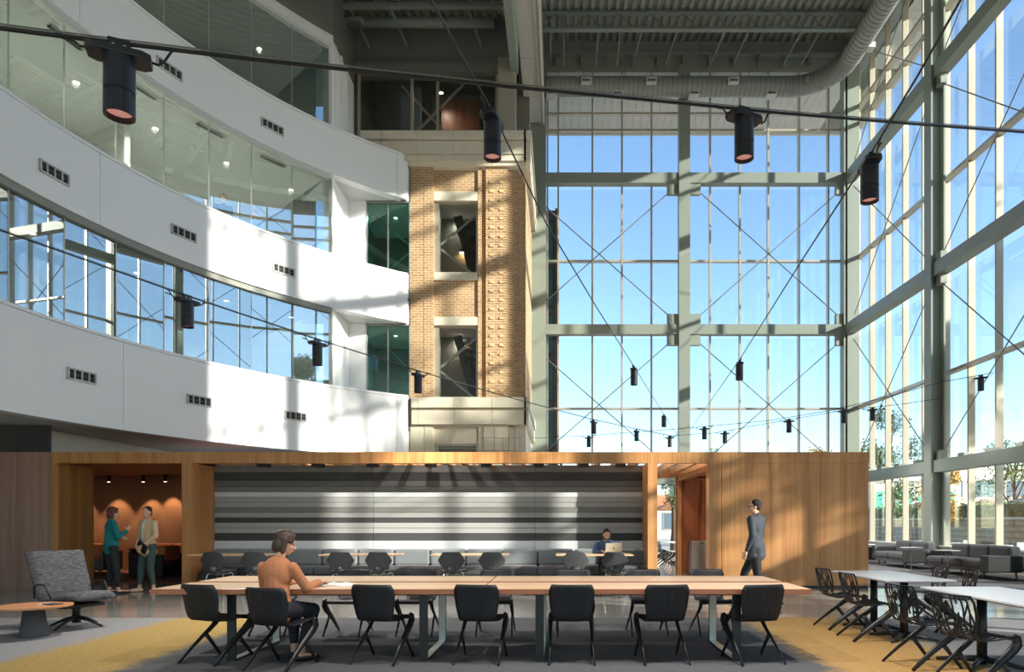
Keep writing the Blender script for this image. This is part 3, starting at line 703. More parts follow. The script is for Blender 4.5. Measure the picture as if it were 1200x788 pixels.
def solid_shell(t=.009):
    mb = MB(); nu, nv = 8, 26; top = []; bot = []
    for j in range(nv+1):
        for i in range(nu+1):
            u, v = -1+2*i/nu, j/nv; p = shell(u, v); n = shell_n(u, v); top.append(p+n*t/2); bot.append(p-n*t/2)
    W = nu+1; N = W*(nv+1); fs = []
    for j in range(nv):
        for i in range(nu):
            a = j*W+i; fs += [(a, a+1, a+W+1, a+W), (N+a, N+a+W, N+a+W+1, N+a+1)]
    for j in range(nv): a = j*W; fs += [(a, a+W, N+a+W, N+a), (a+nu, N+a+nu, N+a+nu+W, a+nu+W)]
    for i in range(nu): fs += [(i, N+i, N+i+1, i+1), (nv*W+i, nv*W+i+1, N+nv*W+i+1, N+nv*W+i)]
    return mb.add(top+bot, fs)
def surf_bar(mb, a, b, wd, ht, off=0):
    k = max(1, int(abs(b[1]-a[1])/.06)); pts = [(a[0]+(b[0]-a[0])*i/k, a[1]+(b[1]-a[1])*i/k) for i in range(k+1)]
    for p, q in zip(pts, pts[1:]):
        P0 = shell(*p)+shell_n(*p)*off; P1 = shell(*q)+shell_n(*q)*off; d = (P1-P0)
        if d.length < 1e-5: continue
        mb.bar(P0-d*.03, P1+d*.03, wd, ht, shell_n(*p))
def legs(par, m):
    for s in (-1, 1):
        x = s*.212
        pts = [(x*.96, .19, .438), (x, .222, .42), (x, .226, .385), (x, .19, .345), (x, .11, .285), (x, .03, .235), (x*1.02, -.10, .14), (x*1.04, -.265, .006)]
        MB().tube(pts, [.030, .040, .043, .041, .035, .030, .024, .017], 8, flat=.5).build('leg', m, par, True)
        MB().tube([(x, .055, .25), (x, .13, .16), (x*1.03, .255, .006)], [.026, .021, .016], 8, flat=.6).build('leg_strut', m, par, True)
def solid_chair():
    t = thing('shell_chair', 'x', 'chair', group='chairs at the long timber table')
    solid_shell().build('shell', 'black', t, True)
    mb = MB()
    for side in (-1,):
        for u in (-.66, -.4, -.14, .14, .4, .66): surf_bar(mb, (u, .06+.04*abs(u)), (u*1.02, .42), .004, .004, .006)
    for (a, b) in (((0, .36), (-.62, .14)), ((0, .36), (.62, .14)), ((0, .19), (-.32, .07)), ((0, .19), (.32, .07)), ((0, .45), (-.8, .30)), ((0, .45), (.8, .30))):
        surf_bar(mb, a, b, .005, .004, .006)
    for (a, b) in (((0, .36), (-.62, .14)), ((0, .36), (.62, .14)), ((0, .19), (-.32, .07)), ((0, .19), (.32, .07))):
        surf_bar(mb, a, b, .005, .004, -.006)
    for u in (-.66, -.4, -.14, .14, .4, .66): surf_bar(mb, (u, .06), (u, .42), .004, .004, -.006)
    mb.build('back_ribs', 'rib', t); legs(t, 'blackmetal'); return t
def lattice_chair():
    t = thing('lattice_chair', 'x', 'chair', group='open lattice chairs')
    mb = MB(); rnd = random.Random(3)
    nc = 10; us = [-1+2*i/(nc-1) for i in range(nc)]
    def node(i, j, k): return us[i]
    pos = {}
    rowsv = [0, .10, .20, .30, .40, .50, .61, .73, .85, .96]
    for i in range(nc):
        for j in range(len(rowsv)):
            du_ = 0 if i in (0, nc-1) else rnd.uniform(-.022, .022); dv = 0 if j in (0, len(rowsv)-1) else rnd.uniform(-.018, .018)+(.03 if i % 2 else -.02)
            pos[i, j] = (us[i]+du_, min(.97, max(0, rowsv[j]+dv)))
    for i in range(nc):
        for j in range(len(rowsv)-1):
            if i in (0, nc-1) or rnd.random() < .92: surf_bar(mb, pos[i, j], pos[i, j+1], .018 if i in (0, nc-1) else .0115, .010)
    for j in range(len(rowsv)):
        for i in range(nc-1):
            if j in (0, len(rowsv)-1) or rnd.random() < .42:
                jj = j if j in (0, len(rowsv)-1) else min(len(rowsv)-1, max(0, j+rnd.choice((-1, 0, 1))))
                surf_bar(mb, pos[i, j], pos[i+1, jj], .0125, .010)
    mb.build('lattice_shell', 'blackmetal', t)
    mb = MB(); surf_bar(mb, (-1, .97), (1, .97), .03, .012); mb.build('front_edge', 'blackmetal', t); legs(t, 'blackmetal'); return t
def put(proto, first, loc, rz, label):
    if not first: first.append(1); o = proto; o.location = loc; o.rotation_euler.z = rz; o['label'] = label; return o
    return dup(proto, loc, rz, label)
ch = solid_chair(); used = []
near = [(238, 6.88, -18), (316, 6.56, -14), (440, 6.86, -10), (560, 6.86, -5), (670, 6.86, 0), (780, 6.86, 5), (891, 6.86, 10)]
names = ['black shell chair on the near table side, at the end by the grey lounge chair', 'black shell chair under the seated woman in the rust sweater', 'black shell chair on the near long side, next past the seated woman',
         'black shell chair on the near long side, at the joint of the two tables', 'black shell chair on the near long side, first past the table joint', 'black shell chair on the near long side, second from the end by the lattice chairs', 'black shell chair on the near long side, at the end by the lattice chairs']
for (px, d, a), lab in zip(near, names):
    x = (px-CX)/FPX*(d-.28); put(ch, used, (x, d, .008), R_(a), lab)
far = [(333, 'behind the woman in the rust sweater'), (415, 'across from the magazine'), (495, 'second past the magazine'), (583, 'facing the joint of the two tables'), (673, 'first past the table joint'), (755, 'second past the table joint'), (830, 'at the end by the walking man')]
for i, (px, t_) in enumerate(far):
    d = 8.50; put(ch, used, ((px-CX)/FPX*(d+.24), d, .008), R_(180+(i-3)*1.5), 'black shell chair on the far table side, '+t_)

# ================================================================== long timber tables
def long_table(x0, x1, lx, label):
    c = (x0+x1)/2; t = thing('communal_table', label, 'table', (c, 7.49, 0), 0, 'long timber tables'); hw = (x1-x0)/2-.006
    for a, b in ((-.81, -.06), (.06, .81)):
        mb = MB(); mb.box(-hw, hw, a, b, .688, .742)
        me = mb.mesh('table_top', ['table', 'tableedge'])
        for p in me.polygons: p.material_index = 0 if abs(p.normal.z) > .5 else 1
        o = inst('table_top', me, t); bv = o.modifiers.new('bevel', 'BEVEL'); bv.width = .004; bv.segments = 2
    box('top_beam', 'blackmetal', -hw+.35, hw-.35, -.05, .05, .60, .688, t)
    for xl in lx:
        x = xl-c
        for yl in (-.66, .42):
            box('leg', 'blackmetal', x-.042, x+.042, yl-.012, yl+.012, 0.008, .688, t)
        box('leg_liner', 'silver', x-.038, x+.038, -.648, -.640, .02, .68, t); box('leg_liner', 'silver', x-.038, x+.038, .400, .408, .02, .68, t)
        box('foot_rail', 'blackmetal', x-.042, x+.042, -.66, .42, .008, .022, t); box('foot_liner', 'silver', x-.038, x+.038, -.64, .40, .022, .03, t)
        box('top_rail', 'blackmetal', x-.042, x+.042, -.66, .42, .672, .688, t); box('top_liner', 'silver', x-.038, x+.038, -.64, .40, .664, .672, t)
    box('cable_tray', 'blackmetal', -hw+.3, hw-.3, -.02, .02, .64, .66, t)
long_table(-4.02, -.78, (-3.29, -1.37), 'long oak table with a slot down the middle, where the woman reads')
long_table(-.78, 2.46, (-.21, 1.76), 'long oak table with a slot down the middle, nearer the walking man')
mg = thing('magazine', 'open magazine lying on the table under the reading woman\'s hand', 'magazine', (-2.38, 7.12, .742), R_(-12))
def page(s):
    mb = MB(); n = 8; vs = []
    for i in range(n+1):
        f = i/n; x = s*(.005+.21*f); z = .002+.022*sin(pi*min(1, f*1.15))*(1-f*.6)+.004*(1-f)
        vs += [(x, -.14, z), (x, .14, z), (x, .14, 0), (x, -.14, 0)]
    fs = []
    for i in range(n):
        for k in range(4): fs.append((i*4+k, i*4+(k+1) % 4, (i+1)*4+(k+1) % 4, (i+1)*4+k))
    fs += [(0, 1, 2, 3), tuple(n*4+k for k in (3, 2, 1, 0))]
    return mb.add(vs, fs)
page(-1).build('page', 'paper', mg, True); page(1).build('page', 'paper', mg, True)
mgl = MB()
for i in range(7): mgl.box(.03, .17, .10-.03*i-.008, .10-.03*i, .026-.0, .0265)
mp_ = MB().box(-.18, -.05, -.09, .09, .0255, .0262).build('picture', 'sofagrey', mg)
mb = MB().box(-.20, -.02, -.15, .15, -.0, .003); mb.build('cover', 'darkblock', mg)

# ================================================================== right-hand white tables with lattice chairs
def star_base(t, y):
    MB().lathe([(.045, 0.02), (.045, .70)], 16, (0, y, 0)).build('column', 'blackmetal', t, True)
    for a in range(4):
        an = pi/4+a*pi/2; MB().tube([(0, y, .07), (.2*cos(an), y+.2*sin(an), .05), (.40*cos(an), y+.40*sin(an), .02)], [.035, .026, .016], 8).build('foot', 'blackmetal', t, True)
    box('mount_plate', 'blackmetal', -.15, .15, y-.15, y+.15, .69, .712, t)
for y0, y1, lab in ((7.70, 9.26, 'white rectangular cafe table nearer the polished concrete aisle'), (5.32, 6.97, 'white rectangular cafe table farther from the polished concrete aisle')):
    t = thing('cafe_table', lab, 'table', (4.07, (y0+y1)/2, .008), 0, 'white cafe tables'); h = (y1-y0)/2
    box('table_top', 'whitetop', -.40, .40, -h, -.002, .712, .732, t, .003); box('table_top', 'whitetop', -.40, .40, .002, h, .712, .732, t, .003)
    box('top_edge', 'darkblock', -.385, .385, -h+.015, h-.015, .704, .712, t)
    for yy in ((.39, -.39) if y0 > 7 else (.45, -.35)): star_base(t, yy)
lc = lattice_chair(); used2 = []
for (x, y, a, lab) in ((3.68, 8.98, -86, 'black lattice chair with its seat toward the sofas, nearest the timber box'), (3.64, 8.12, -88, 'black lattice chair with its seat toward the sofas, second from the timber box'), (3.50, 6.62, -80, 'black lattice chair on the yellow carpet band, third from the aisle'),
                       (3.50, 5.78, -74, 'black lattice chair on the yellow carpet band, farthest from the aisle'), (5.02, 9.45, 84, 'black lattice chair with its back to the sofas, nearer the concrete aisle'), (4.98, 8.70, 78, 'black lattice chair with its back to the sofas, farther from the concrete aisle')):
    put(lc, used2, (x, y, .008), R_(a), lab)
for i, (x, y, a) in enumerate(((3.33, 21.6, -84), (3.28, 22.5, -88), (3.35, 23.5, -92))):
    put(lc, used2, (x, y, 0), R_(a), 'black lattice chair seen through the passage, '+['nearest the steel cabinet', 'middle of three', 'nearest the rear glass'][i])
t = thing('cafe_table', 'pale cafe table seen through the passage beside the steel cabinet', 'table', (3.95, 22.5, 0), 0, 'white cafe tables')
box('table_top', 'whitetop', -.38, .38, -.9, .9, .712, .732, t, .003); star_base(t, .5); star_base(t, -.5)

# ================================================================== hexagon chairs and tables by the felt wall
def hexchair(shellmat):
    t = thing('hexagon_chair', 'x', 'chair', group='hexagon-backed chairs by the striped wall')
    n = 7; mb = MB()
    hexp = [(-.16, .83), (.16, .83), (.265, .665), (.15, .485), (-.15, .485), (-.265, .665)]
    def off(x, z): return -.24+.35*x*x*1.6-.12*(z-.66)
    rings = []
    for sc in (0, .35, .7, .94, 1.0):
        r = []
        for i in range(6):
            a, b = hexp[i], hexp[(i+1) % 6]
            for f in (0.06, .35, .65, .94):
                x = (a[0]+(b[0]-a[0])*f)*sc; z = .66+((a[1]+(b[1]-a[1])*f)-.66)*sc; r.append((x, z))
        rings.append(r)
    vs = []; fs = []; K = 24
    for side in (0, 1):
        for r in rings:
            for x, z in r: vs.append((x, off(x, z)-(.02 if side else 0), z))
    L = len(rings)
    for side in (0, 1):
        o = side*L*K
        for j in range(L-1):
            for k in range(K): fs.append((o+j*K+k, o+j*K+(k+1) % K, o+(j+1)*K+(k+1) % K, o+(j+1)*K+k))
    for k in range(K): fs.append(((L-1)*K+k, (L-1)*K+(k+1) % K, L*K+(L-1)*K+(k+1) % K, L*K+(L-1)*K+k))
    mb.add(vs, fs).build('backrest', shellmat, t, True)
    mb = MB(); mb.prism([(-.16, -.22), (.16, -.22), (.24, 0), (.21, .22), (-.21, .22), (-.24, 0)], .445, .475); mb.build('seat', shellmat, t, False, .012)
    MB().tube([(0, -.20, .46), (0, -.235, .50), (0, -.24, .56)], [.09, .1, .06], 10, flat=1.0).build('back_link', shellmat, t, True)
    for sx in (-1, 1):
        for sy in (-1, 1): MB().tube([(sx*.10, sy*.10, .44), (sx*.155, sy*.155, .40), (sx*.23, sy*.24, 0)], .012, 8).build('leg', 'chrome', t, True)
    MB().tube([(-.155, -.155, .40), (.155, -.155, .40), (.155, .155, .40), (-.155, .155, .40), (-.155, -.155, .40)], .009, 6).build('leg_frame', 'chrome', t); return t
hx = hexchair('hexshell'); uh = []
hl = ['nearest the lounge opening', 'second from the lounge opening', 'third from the lounge opening', 'fourth from the lounge opening', 'fifth from the lounge opening', 'sixth from the lounge opening', 'next to the man with the laptop', 'in front of the man with the laptop']
for i, px in enumerate((251, 297, 398, 444, 529.5, 575.5, 673, 721)):
    y = 13.2
    put(hx, uh, ((px-CX)/FPX*12.97, y, 0), R_((-6, 5, 3, -3, -2, 4, 6, -4)[i]), 'dark grey hexagon-backed chair with chrome legs, '+hl[i])
for i, (px, lab) in enumerate(((273, 'under the first bench seats by the lounge opening'), (424, 'behind the third and fourth hexagon chairs from the lounge'), (552, 'behind the fifth and sixth hexagon chairs from the lounge'), (696, 'holding the laptop'))):
    t = thing('bench_table', 'small oak-topped table '+lab, 'table', ((px-CX)/FPX*14.0, 14.02, 0), 0, 'small tables along the bench')
    box('table_top', 'table', -.78, .78, -.34, .34, .715, .742, t, .004)
    for s in (-.52, .52):
        MB().lathe([(.03, .02), (.03, .715)], 12, (s, 0, 0)).build('column', 'blackmetal', t, True); box('foot', 'blackmetal', s-.03, s+.03, -.28, .28, 0, .025, t); box('foot', 'blackmetal', s-.2, s+.2, -.03, .03, 0, .025, t)
# long bench
t = thing('bench_sofa', 'long grey upholstered bench running the length of the striped wall', 'sofa', (-2.9, 14.95, 0))
box('base', 'sofadark', -4.85, 4.85, -.30, .36, 0.0, .26, t)
cm = MB().box(-.392, .392, -.36, .30, .26, .45).mesh('seat_cushion', 'sofadark'); bm2 = MB().box(-.392, .392, .17, .37, .44, .80).mesh('back_cushion', 'sofagrey')
for i in range(12):
    for nm_, me_ in (('seat_cushion', cm), ('back_cushion', bm2)):
        o = inst(nm_, me_, t, (-4.4+.8*i, 0, 0)); b = o.modifiers.new('bevel', 'BEVEL'); b.width = .05; b.segments = 3
# laptop
t = thing('laptop', 'open grey laptop in front of the man in the denim shirt', 'laptop', (.98+.10, 14.0, .742), R_(6))
box('keyboard_deck', 'silver', -.17, .17, -.0, .24, 0, .014, t, .004)
sc_ = MB(); sc_.obox((0, -.035, .115), Vector((1, 0, 0)), Vector((0, cos(R_(18)), sin(R_(18)))), Vector((0, -sin(R_(18)), cos(R_(18)))), .17, .005, .115)
lid = sc_.build('lid', 'alumlt', t, bevel=.004)
e_ = MB(); e_.lathe([(.016, 0), (.016, .002)], 16); em = e_.build('logo', 'blackmetal', lid); em.location = (0, -.0445, .112); em.rotation_euler = (R_(90+18), 0, 0)
e2 = MB().box(-.003, .008, .016, .023, 0, .002).build('logo_leaf', 'blackmetal', lid); e2.location = (0, -.0445, .112); e2.rotation_euler = (R_(90+18), 0, 0)

# ================================================================== sofas by the right window wall
def cushion(name, m, par, x0, x1, y0, y1, z0, z1, bev=.06): return box(name, m, x0, x1, y0, y1, z0, z1, par, bev)
def window_sofa(yc, L, n, label, armnear=True, armfar=True):
    t = thing('window_sofa', label, 'sofa', (10.75, yc, .008), 0, 'grey sofas along the window wall')
    box('base', 'sofadark', -.55, .42, -L/2, L/2, .16, .28, t, .02); wn = L/n
    for i in range(n):
        a = -L/2+wn*i; cushion('seat_cushion', 'sofadark', t, -.60, .25, a+.006, a+wn-.006, .27, .46); cushion('back_cushion', 'sofadark', t, .10, .40, a+.01, a+wn-.01, .42, .80, .07)
    for yl in (-L/2+.1, L/2-.1):
        for xl in (-.45, .32): MB().tube([(xl, yl, .17), (xl*1.08, yl, 0)], [.03, .016], 8).build('leg', 'woodred', t, True)
    if armnear: box('arm_box', 'blackmetal', -.62, .45, -L/2-.32, -L/2-.005, .20, .58, t, .01)
    if armfar: box('arm_cushion', 'sofadark', -.58, .42, L/2+.005, L/2+.2, .2, .62, t, .05)
    return t
window_sofa(21.2, 1.9, 2, 'two-seat grey sofa against the window wall, nearer the timber box')
window_sofa(17.75, 2.5, 3, 'three-seat grey sofa with a black box arm against the window wall')
t = thing('arm_table', 'black box side table at the far end of the two-seat sofa', 'side table', (10.6, 23.2, .008)); box('body', 'blackmetal', -.5, .4, -.3, .3, .12, .55, t, .01)
for sx in (-.42, .32):
    for sy in (-.22, .22): box('leg', 'blackmetal', sx-.02, sx+.02, sy-.02, sy+.02, 0, .12, t)
for x, y, lab in ((10.0, 22.4, 'slim grey side table in front of the two-seat sofa'), (10.05, 19.55, 'slim grey side table between the two window sofas'), (9.98, 17.6, 'slim grey side table in front of the three-seat sofa')):
    t = thing('side_table', lab, 'side table', (x, y, .008), 0, 'slim side tables by the sofas')
    MB().lathe([(.29, .645), (.30, .65), (.30, .662)], 24).build('table_top', 'ventgrey', t)
    MB().tube([(0, 0, .02), (0, 0, .48)], .014, 8).build('stem', 'steeldk', t)
    for s in (-1, 1): MB().tube([(0, 0, .47), (s*.07, 0, .645)], .012, 8).build('stem_fork', 'steeldk', t)
    MB().lathe([(.18, 0), (.18, .012), (.02, .02)], 20).build('foot', 'steeldk', t)

# ================================================================== lounge chair and round table on the left
t = thing('lounge_chair', 'grey tweed swivel lounge chair beside the round side table', 'lounge chair', (-6.42, 9.05, .008), R_(180+66))
def slab(profile, wfun, th, n=9):
    """padded slab following a y-z profile"""
    mb = MB(); nu = 8; T = []; B = []
    for j, (y, z) in enumerate(profile):
        a = Vector(profile[max(0, j-1)]); b = Vector(profile[min(len(profile)-1, j+1)]); d = (b-a).normalized(); nrm = Vector((-d.y, d.x))
        e = sin(pi*min(1, max(0, (j+.25)/(len(profile)-.5))))**.35
        for i in range(nu+1):
            u = -1+2*i/nu; k = (1-abs(u)**6*.75)*e; T.append((u*wfun(j)/2, y+nrm.x*th/2*k, z+nrm.y*th/2*k)); B.append((u*wfun(j)/2, y-nrm.x*th/2*k, z-nrm.y*th/2*k))
    W = nu+1; N = len(T); fs = []
    for j in range(len(profile)-1):
        for i in range(nu):
            a = j*W+i; fs += [(a, a+1, a+W+1, a+W), (N+a, N+a+W, N+a+W+1, N+a+1)]
    m_ = len(profile)-1
    for j in range(m_): a = j*W; fs += [(a, a+W, N+a+W, N+a), (a+nu, N+a+nu, N+a+nu+W, a+nu+W)]
    for i in range(nu): fs += [(i, N+i, N+i+1, i+1), (m_*W+i, m_*W+i+1, N+m_*W+i+1, N+m_*W+i)]
    return mb.add(T+B, fs)
slab([(-.46, 1.0), (-.45, .96), (-.41, .85), (-.36, .72), (-.31, .60), (-.27, .50), (-.24, .42), (-.23, .38)], lambda j: .72-.006*j, .11).build('backrest', 'tweed', t, True)
slab([(-.27, .38), (-.22, .37), (-.10, .375), (.05, .40), (.20, .425), (.32, .43), (.40, .415), (.43, .39)], lambda j: .66-.004*j*j, .12).build('seat', 'tweed', t, True)
box('seat_pan', 'blackmetal', -.26, .26, -.25, .2, .27, .32, t, .02)
for s in (-1, 1): MB().tube([(s*.36, -.26, .40), (s*.375, -.24, .56), (s*.375, -.16, .59), (s*.375, -.02, .585), (s*.36, .10, .40)], .011, 8).build('arm_loop', 'blackmetal', t, True)
MB().lathe([(.05, .06), (.045, .22), (.07, .27)], 16).build('swivel_post', 'blackmetal', t, True)
for a in range(4):
    an = R_(20+90*a); MB().tube([(0, 0, .13), (.16*cos(an), .16*sin(an), .10), (.36*cos(an), .36*sin(an), .015)], [.028, .022, .014], 8).build('foot', 'blackmetal', t, True)
t = thing('round_side_table', 'round oak-topped side table on a dark grey cone base', 'side table', (-6.42, 8.32, .008))
MB().lathe([(.375, .352), (.40, .358), (.40, .376)], 40).build('table_top', wood('side_oak', (186, 128, 84), (208, 150, 104), 1, .4, 'X'), t); MB().lathe([(.155, 0), (.15, .02), (.105, .352)], 28).build('cone_base', 'darkblock', t, True)
t = thing('tablet', 'dark tablet with a sheet of paper lying on the round side table', 'tablet', (-6.25, 8.40, .385), R_(-25))
box('tablet_body', 'blackmetal', -.10, .10, -.07, .07, 0, .008, t, .002); box('screen', 'darkblock', -.09, .09, -.06, .06, .008, .009, t); box('paper_sheet', 'paper', -.18, -.09, -.09, .08, 0, .002, t)

# ================================================================== lounge room sofas
def lounge_sofa(x, y, rz, L, label):
    t = thing('leather_sofa', label, 'sofa', (x, y, .008), rz, 'orange leather sofas in the lounge'); box('base', 'blackmetal', -L/2, L/2, -.42, .40, .1, .34, t, .01); n = max(1, round(L/.75)); wn = L/n
    for i in range(n):
        a = -L/2+wn*i; box('seat_cushion', 'sofaorange', a+.006, a+wn-.006, -.42, .25, .33, .47, t, .05); box('back_cushion', 'sofaorange', a+.01, a+wn-.01, .15, .40, .42, .80, t, .06)
    for sx in (-1, 1):
        box('arm_panel', 'blackmetal', sx*(L/2+.03)-.03, sx*(L/2+.03)+.03, -.42, .40, .1, .6, t)
        for sy in (-.36, .34): box('leg', 'blackmetal', sx*(L/2-.05)-.02, sx*(L/2-.05)+.02, sy-.02, sy+.02, 0, .1, t)
lounge_sofa(-10.7, 18.6, 0, 1.5, 'orange leather sofa under the wall scallops, right of the standing women')
lounge_sofa(-13.0, 18.6, 0, 1.5, 'orange leather sofa under the wall scallops, behind the woman in teal')
lounge_sofa(-10.0, 16.9, R_(-90), 0.75, 'single orange leather seat beside the lounge table')
t = thing('lounge_table', 'tall slim black table among the orange sofas', 'table', (-10.5, 17.5, .008)); box('table_top', 'blackmetal', -.45, .45, -.22, .22, .70, .72, t)
for s in (-.4, .4): box('leg', 'blackmetal', s-.02, s+.02, -.2, .2, 0, .70, t)
t = thing('steel_cabinet', 'brushed steel cabinet against the stained wood wall of the passage', 'cabinet', (3.72, 18.0, 0)); box('body', 'cabinet', -.30, .75, -.22, .28, .04, .90, t, .004)
for a, b in ((-.295, .22), (.23, .745)):
    d = box('door', 'cabinet', a, b, -.235, -.22, .06, .88, t); box('handle', 'blackmetal', a+.2, a+.3, -.245, -.235, .84, .855, d)
box('plinth', 'blackmetal', -.28, .73, -.18, .26, 0, .04, t)

# ================================================================== catenary spotlights
def lamp_proto():
    t = thing('pendant_spotlight', 'x', 'spotlight', group='spotlights strung on the cables')
    box('bracket', 'lampblue', -.055, .055, -.02, .02, -.055, .012, t)
    for s in (-.028, .028):
        b = MB().lathe([(.009, 0), (.009, .004)], 10).build('bolt', 'silver', t); b.rotation_euler = (pi/2, 0, 0); b.location = (s, -.02, -.03)
    MB().prism([(-.16, -.05), (-.12, -.075), (.12, -.075), (.16, -.05), (.16, .05), (.12, .075), (-.12, .075), (-.16, .05)], -.095, -.055).build('mount_plate', 'lampblue', t, bevel=.006)
    h = MB().lathe([(.080, -.095), (.080, -.285), (.074, -.287), (.074, -.297), (.080, -.299), (.080, -.42), (.072, -.42), (.070, -.385)], 28, cap=False).build('housing', 'lampblue', t, True)
    es = h.modifiers.new('edge', 'EDGE_SPLIT'); es.split_angle = R_(35)
    mb = MB()
    for k in range(20): a = 2*pi*k/20; mb.obox((.0755*cos(a), .0755*sin(a), -.292), Vector((cos(a), sin(a), 0)), Vector((-sin(a), cos(a), 0)), Vector((0, 0, 1)), .003, .004, .005)
    mb.build('cooling_fins', 'blackmetal', h)
    MB().lathe([(.071, -.388), (.05, -.382), (.02, -.378), (.002, -.377)], 24).build('lens', 'lens', t, True)
    return t
lp = lamp_proto(); ul = []
def line_pts(p1, p2, pix):
    """points above the plan line p1-p2 (ground x, y) seen at the given pixels"""
    out = []
    for px, py in pix:
        k = (px-CX)/FPX; dx, dy = p2[0]-p1[0], p2[1]-p1[1]
        s = (k*p1[1]-p1[0])/(dx-k*dy); y = p1[1]+dy*s; out.append(P(px, py, y))
    return out
def at(px, d): return ((px-CX)/FPX*d, d)
CABLES = [
 ('A', at(140, 3.88), at(872, 5.73), [(0, 33), (86, 44), (300, 70), (467, 88), (600, 102), (762, 117.5), (920, 133), (1067, 145), (1200, 155)], [(140, 50, 'nearest the curved balconies'), (872, 128, 'nearest the window wall')], 'thick black cable strung high across the hall over the long tables', .012),
 ('B', at(219, 9.1), at(746, 24.5), [(0, 270), (95, 303), (219, 347), (372, 398), (490, 435), (600, 467), (695, 492), (746, 503), (790, 512)], [(219.5, 347, 'before the lowest curved glass'), (372, 398, 'before the white return wall'), (490, 435.5, 'before the brick block'), (695.7, 492.6, 'past the brick block, higher of two'), (746, 503.5, 'near the central window column')], 'thin black cable running from the curved balconies to the rear glass', .009),
 ('D', at(577, 6.15), at(778, 22.9), [(505, 0), (577, 131), (640, 262), (700, 362), (743, 430), (778, 486), (792, 508)], [(577, 131, 'just before the stone cornice'), (743, 430, 'before the left bay of the rear glass'), (778, 486, 'beside the central window column')], 'black cable running straight to the rear glass beside the central column', .008),
 ('E', at(1019, 6.3), at(866, 14.9), [(1126, 0), (1075, 90), (1019, 183), (940, 305), (866, 423), (805, 510)], [(1019, 183, 'before the corner of the two glass walls'), (866.5, 423, 'before the right bay of the rear glass')], 'black cable running from over the white tables to the central column', .008),
 ('F', (-1.15, 27.0), (11.38, 18.5), [(623, 514), (690, 511), (727, 508), (795, 503), (900, 493.5), (976, 481), (1042, 465), (1103, 448), (1149, 440), (1162, 437)], [(690, 511, 'lower of two past the brick block'), (825.5, 500.5, 'over the passage'), (924.6, 491.5, 'over the timber box'), (989, 479.5, 'at the corner column'), (1149.5, 440, 'by the window wall over the sofas')], 'thin black cable strung along the rear glass to the window wall', .007),
 ('G', at(785, 25.5), at(1102, 21.0), [(746, 503), (785, 511), (836, 508), (900, 496.5), (984, 482), (1060, 473.6), (1102, 467)], [(785, 511, 'right by the central window column'), (849.5, 506, 'just past the central column, lower'), (1022.6, 478, 'before the first mullions of the window wall')], 'thin black cable from the central column to the window wall column', .007)]
for nm, p1, p2, pix, lamps, lab, r in CABLES:
    pts = line_pts(p1, p2, pix); ext = []
    if nm in 'AB':                                    # carried on to the left wall
        d = (pts[0]-pts[1]).normalized(); ext = [pts[0]+d*((pts[0].x+7.9)/abs(d.x))]; ext[0].z = pts[0].z+.4
    if nm in 'DE': d = (pts[0]-pts[1]).normalized(); ext = [Vector((pts[0].x+d.x/abs(d.y)*(pts[0].y+3.9), -3.9, pts[0].z+.4))]
    if nm == 'A': d = (pts[-1]-pts[-2]).normalized(); pts = pts+[pts[-1]+d*((11.9-pts[-1].x)/d.x)]
    if nm == 'B': ext[0].x = max(ext[0].x, -9.2)
    if nm in 'DE': q = pts[-1]; pts = pts+[Vector((4.95, YB-.65, q.z+.15))]
    if nm == 'B': q = pts[-1]; pts = pts+[Vector((5.0, YB-.65, q.z+.15))]
    t = thing('hanging_cable', lab, 'cable')
    MB().tube(ext+pts, r, 6).build('power_cord', 'cable', t, True)
    MB().tube([p+Vector((0, 0, r*1.8)) for p in ext+pts], r*.4, 5).build('support_wire', 'rod', t)
    for (px, py, ll) in lamps:
        q = line_pts(p1, p2, [(px, py)])[0]; a = atan2(p2[1]-p1[1], p2[0]-p1[0])
        o_ = put(lp, ul, tuple(q), a, 'black cylinder spotlight strung on a cable, '+ll)
        L = bpy.data.lights.new('pendant_lamp', 'SPOT'); L.energy = 115; L.spot_size = R_(145); L.spot_blend = 1; L.color = (1, .93, .84); L.shadow_soft_size = .07
        lo = bpy.data.objects.new('pendant_lamp', L); COL.objects.link(lo); lo.parent = o_; lo.location = (0, 0, -.44)
        q2 = line_pts(p1, p2, [(px+2, py)])[0]; near_ = min(range(len(pts)-1), key=lambda i: (pts[i].lerp(pts[i+1], .5)-q).length)
        e_ = pts[near_+1]-pts[near_]; dr = Vector((cos(a), sin(a), 0)); sl2 = e_.z/max(.01, e_.xy.length)*(1 if e_.dot(dr) > 0 else -1)
        for s in (-1, 1): MB().tube([(s*.16, 0, -.07), (s*.19, 0, -.075), (s*.22, 0, -.05), (s*.26, 0, -.012+s*.26*sl2), (s*.31, 0, s*.31*sl2)], .007, 6).build('tail_cord', 'cable', o_, True)

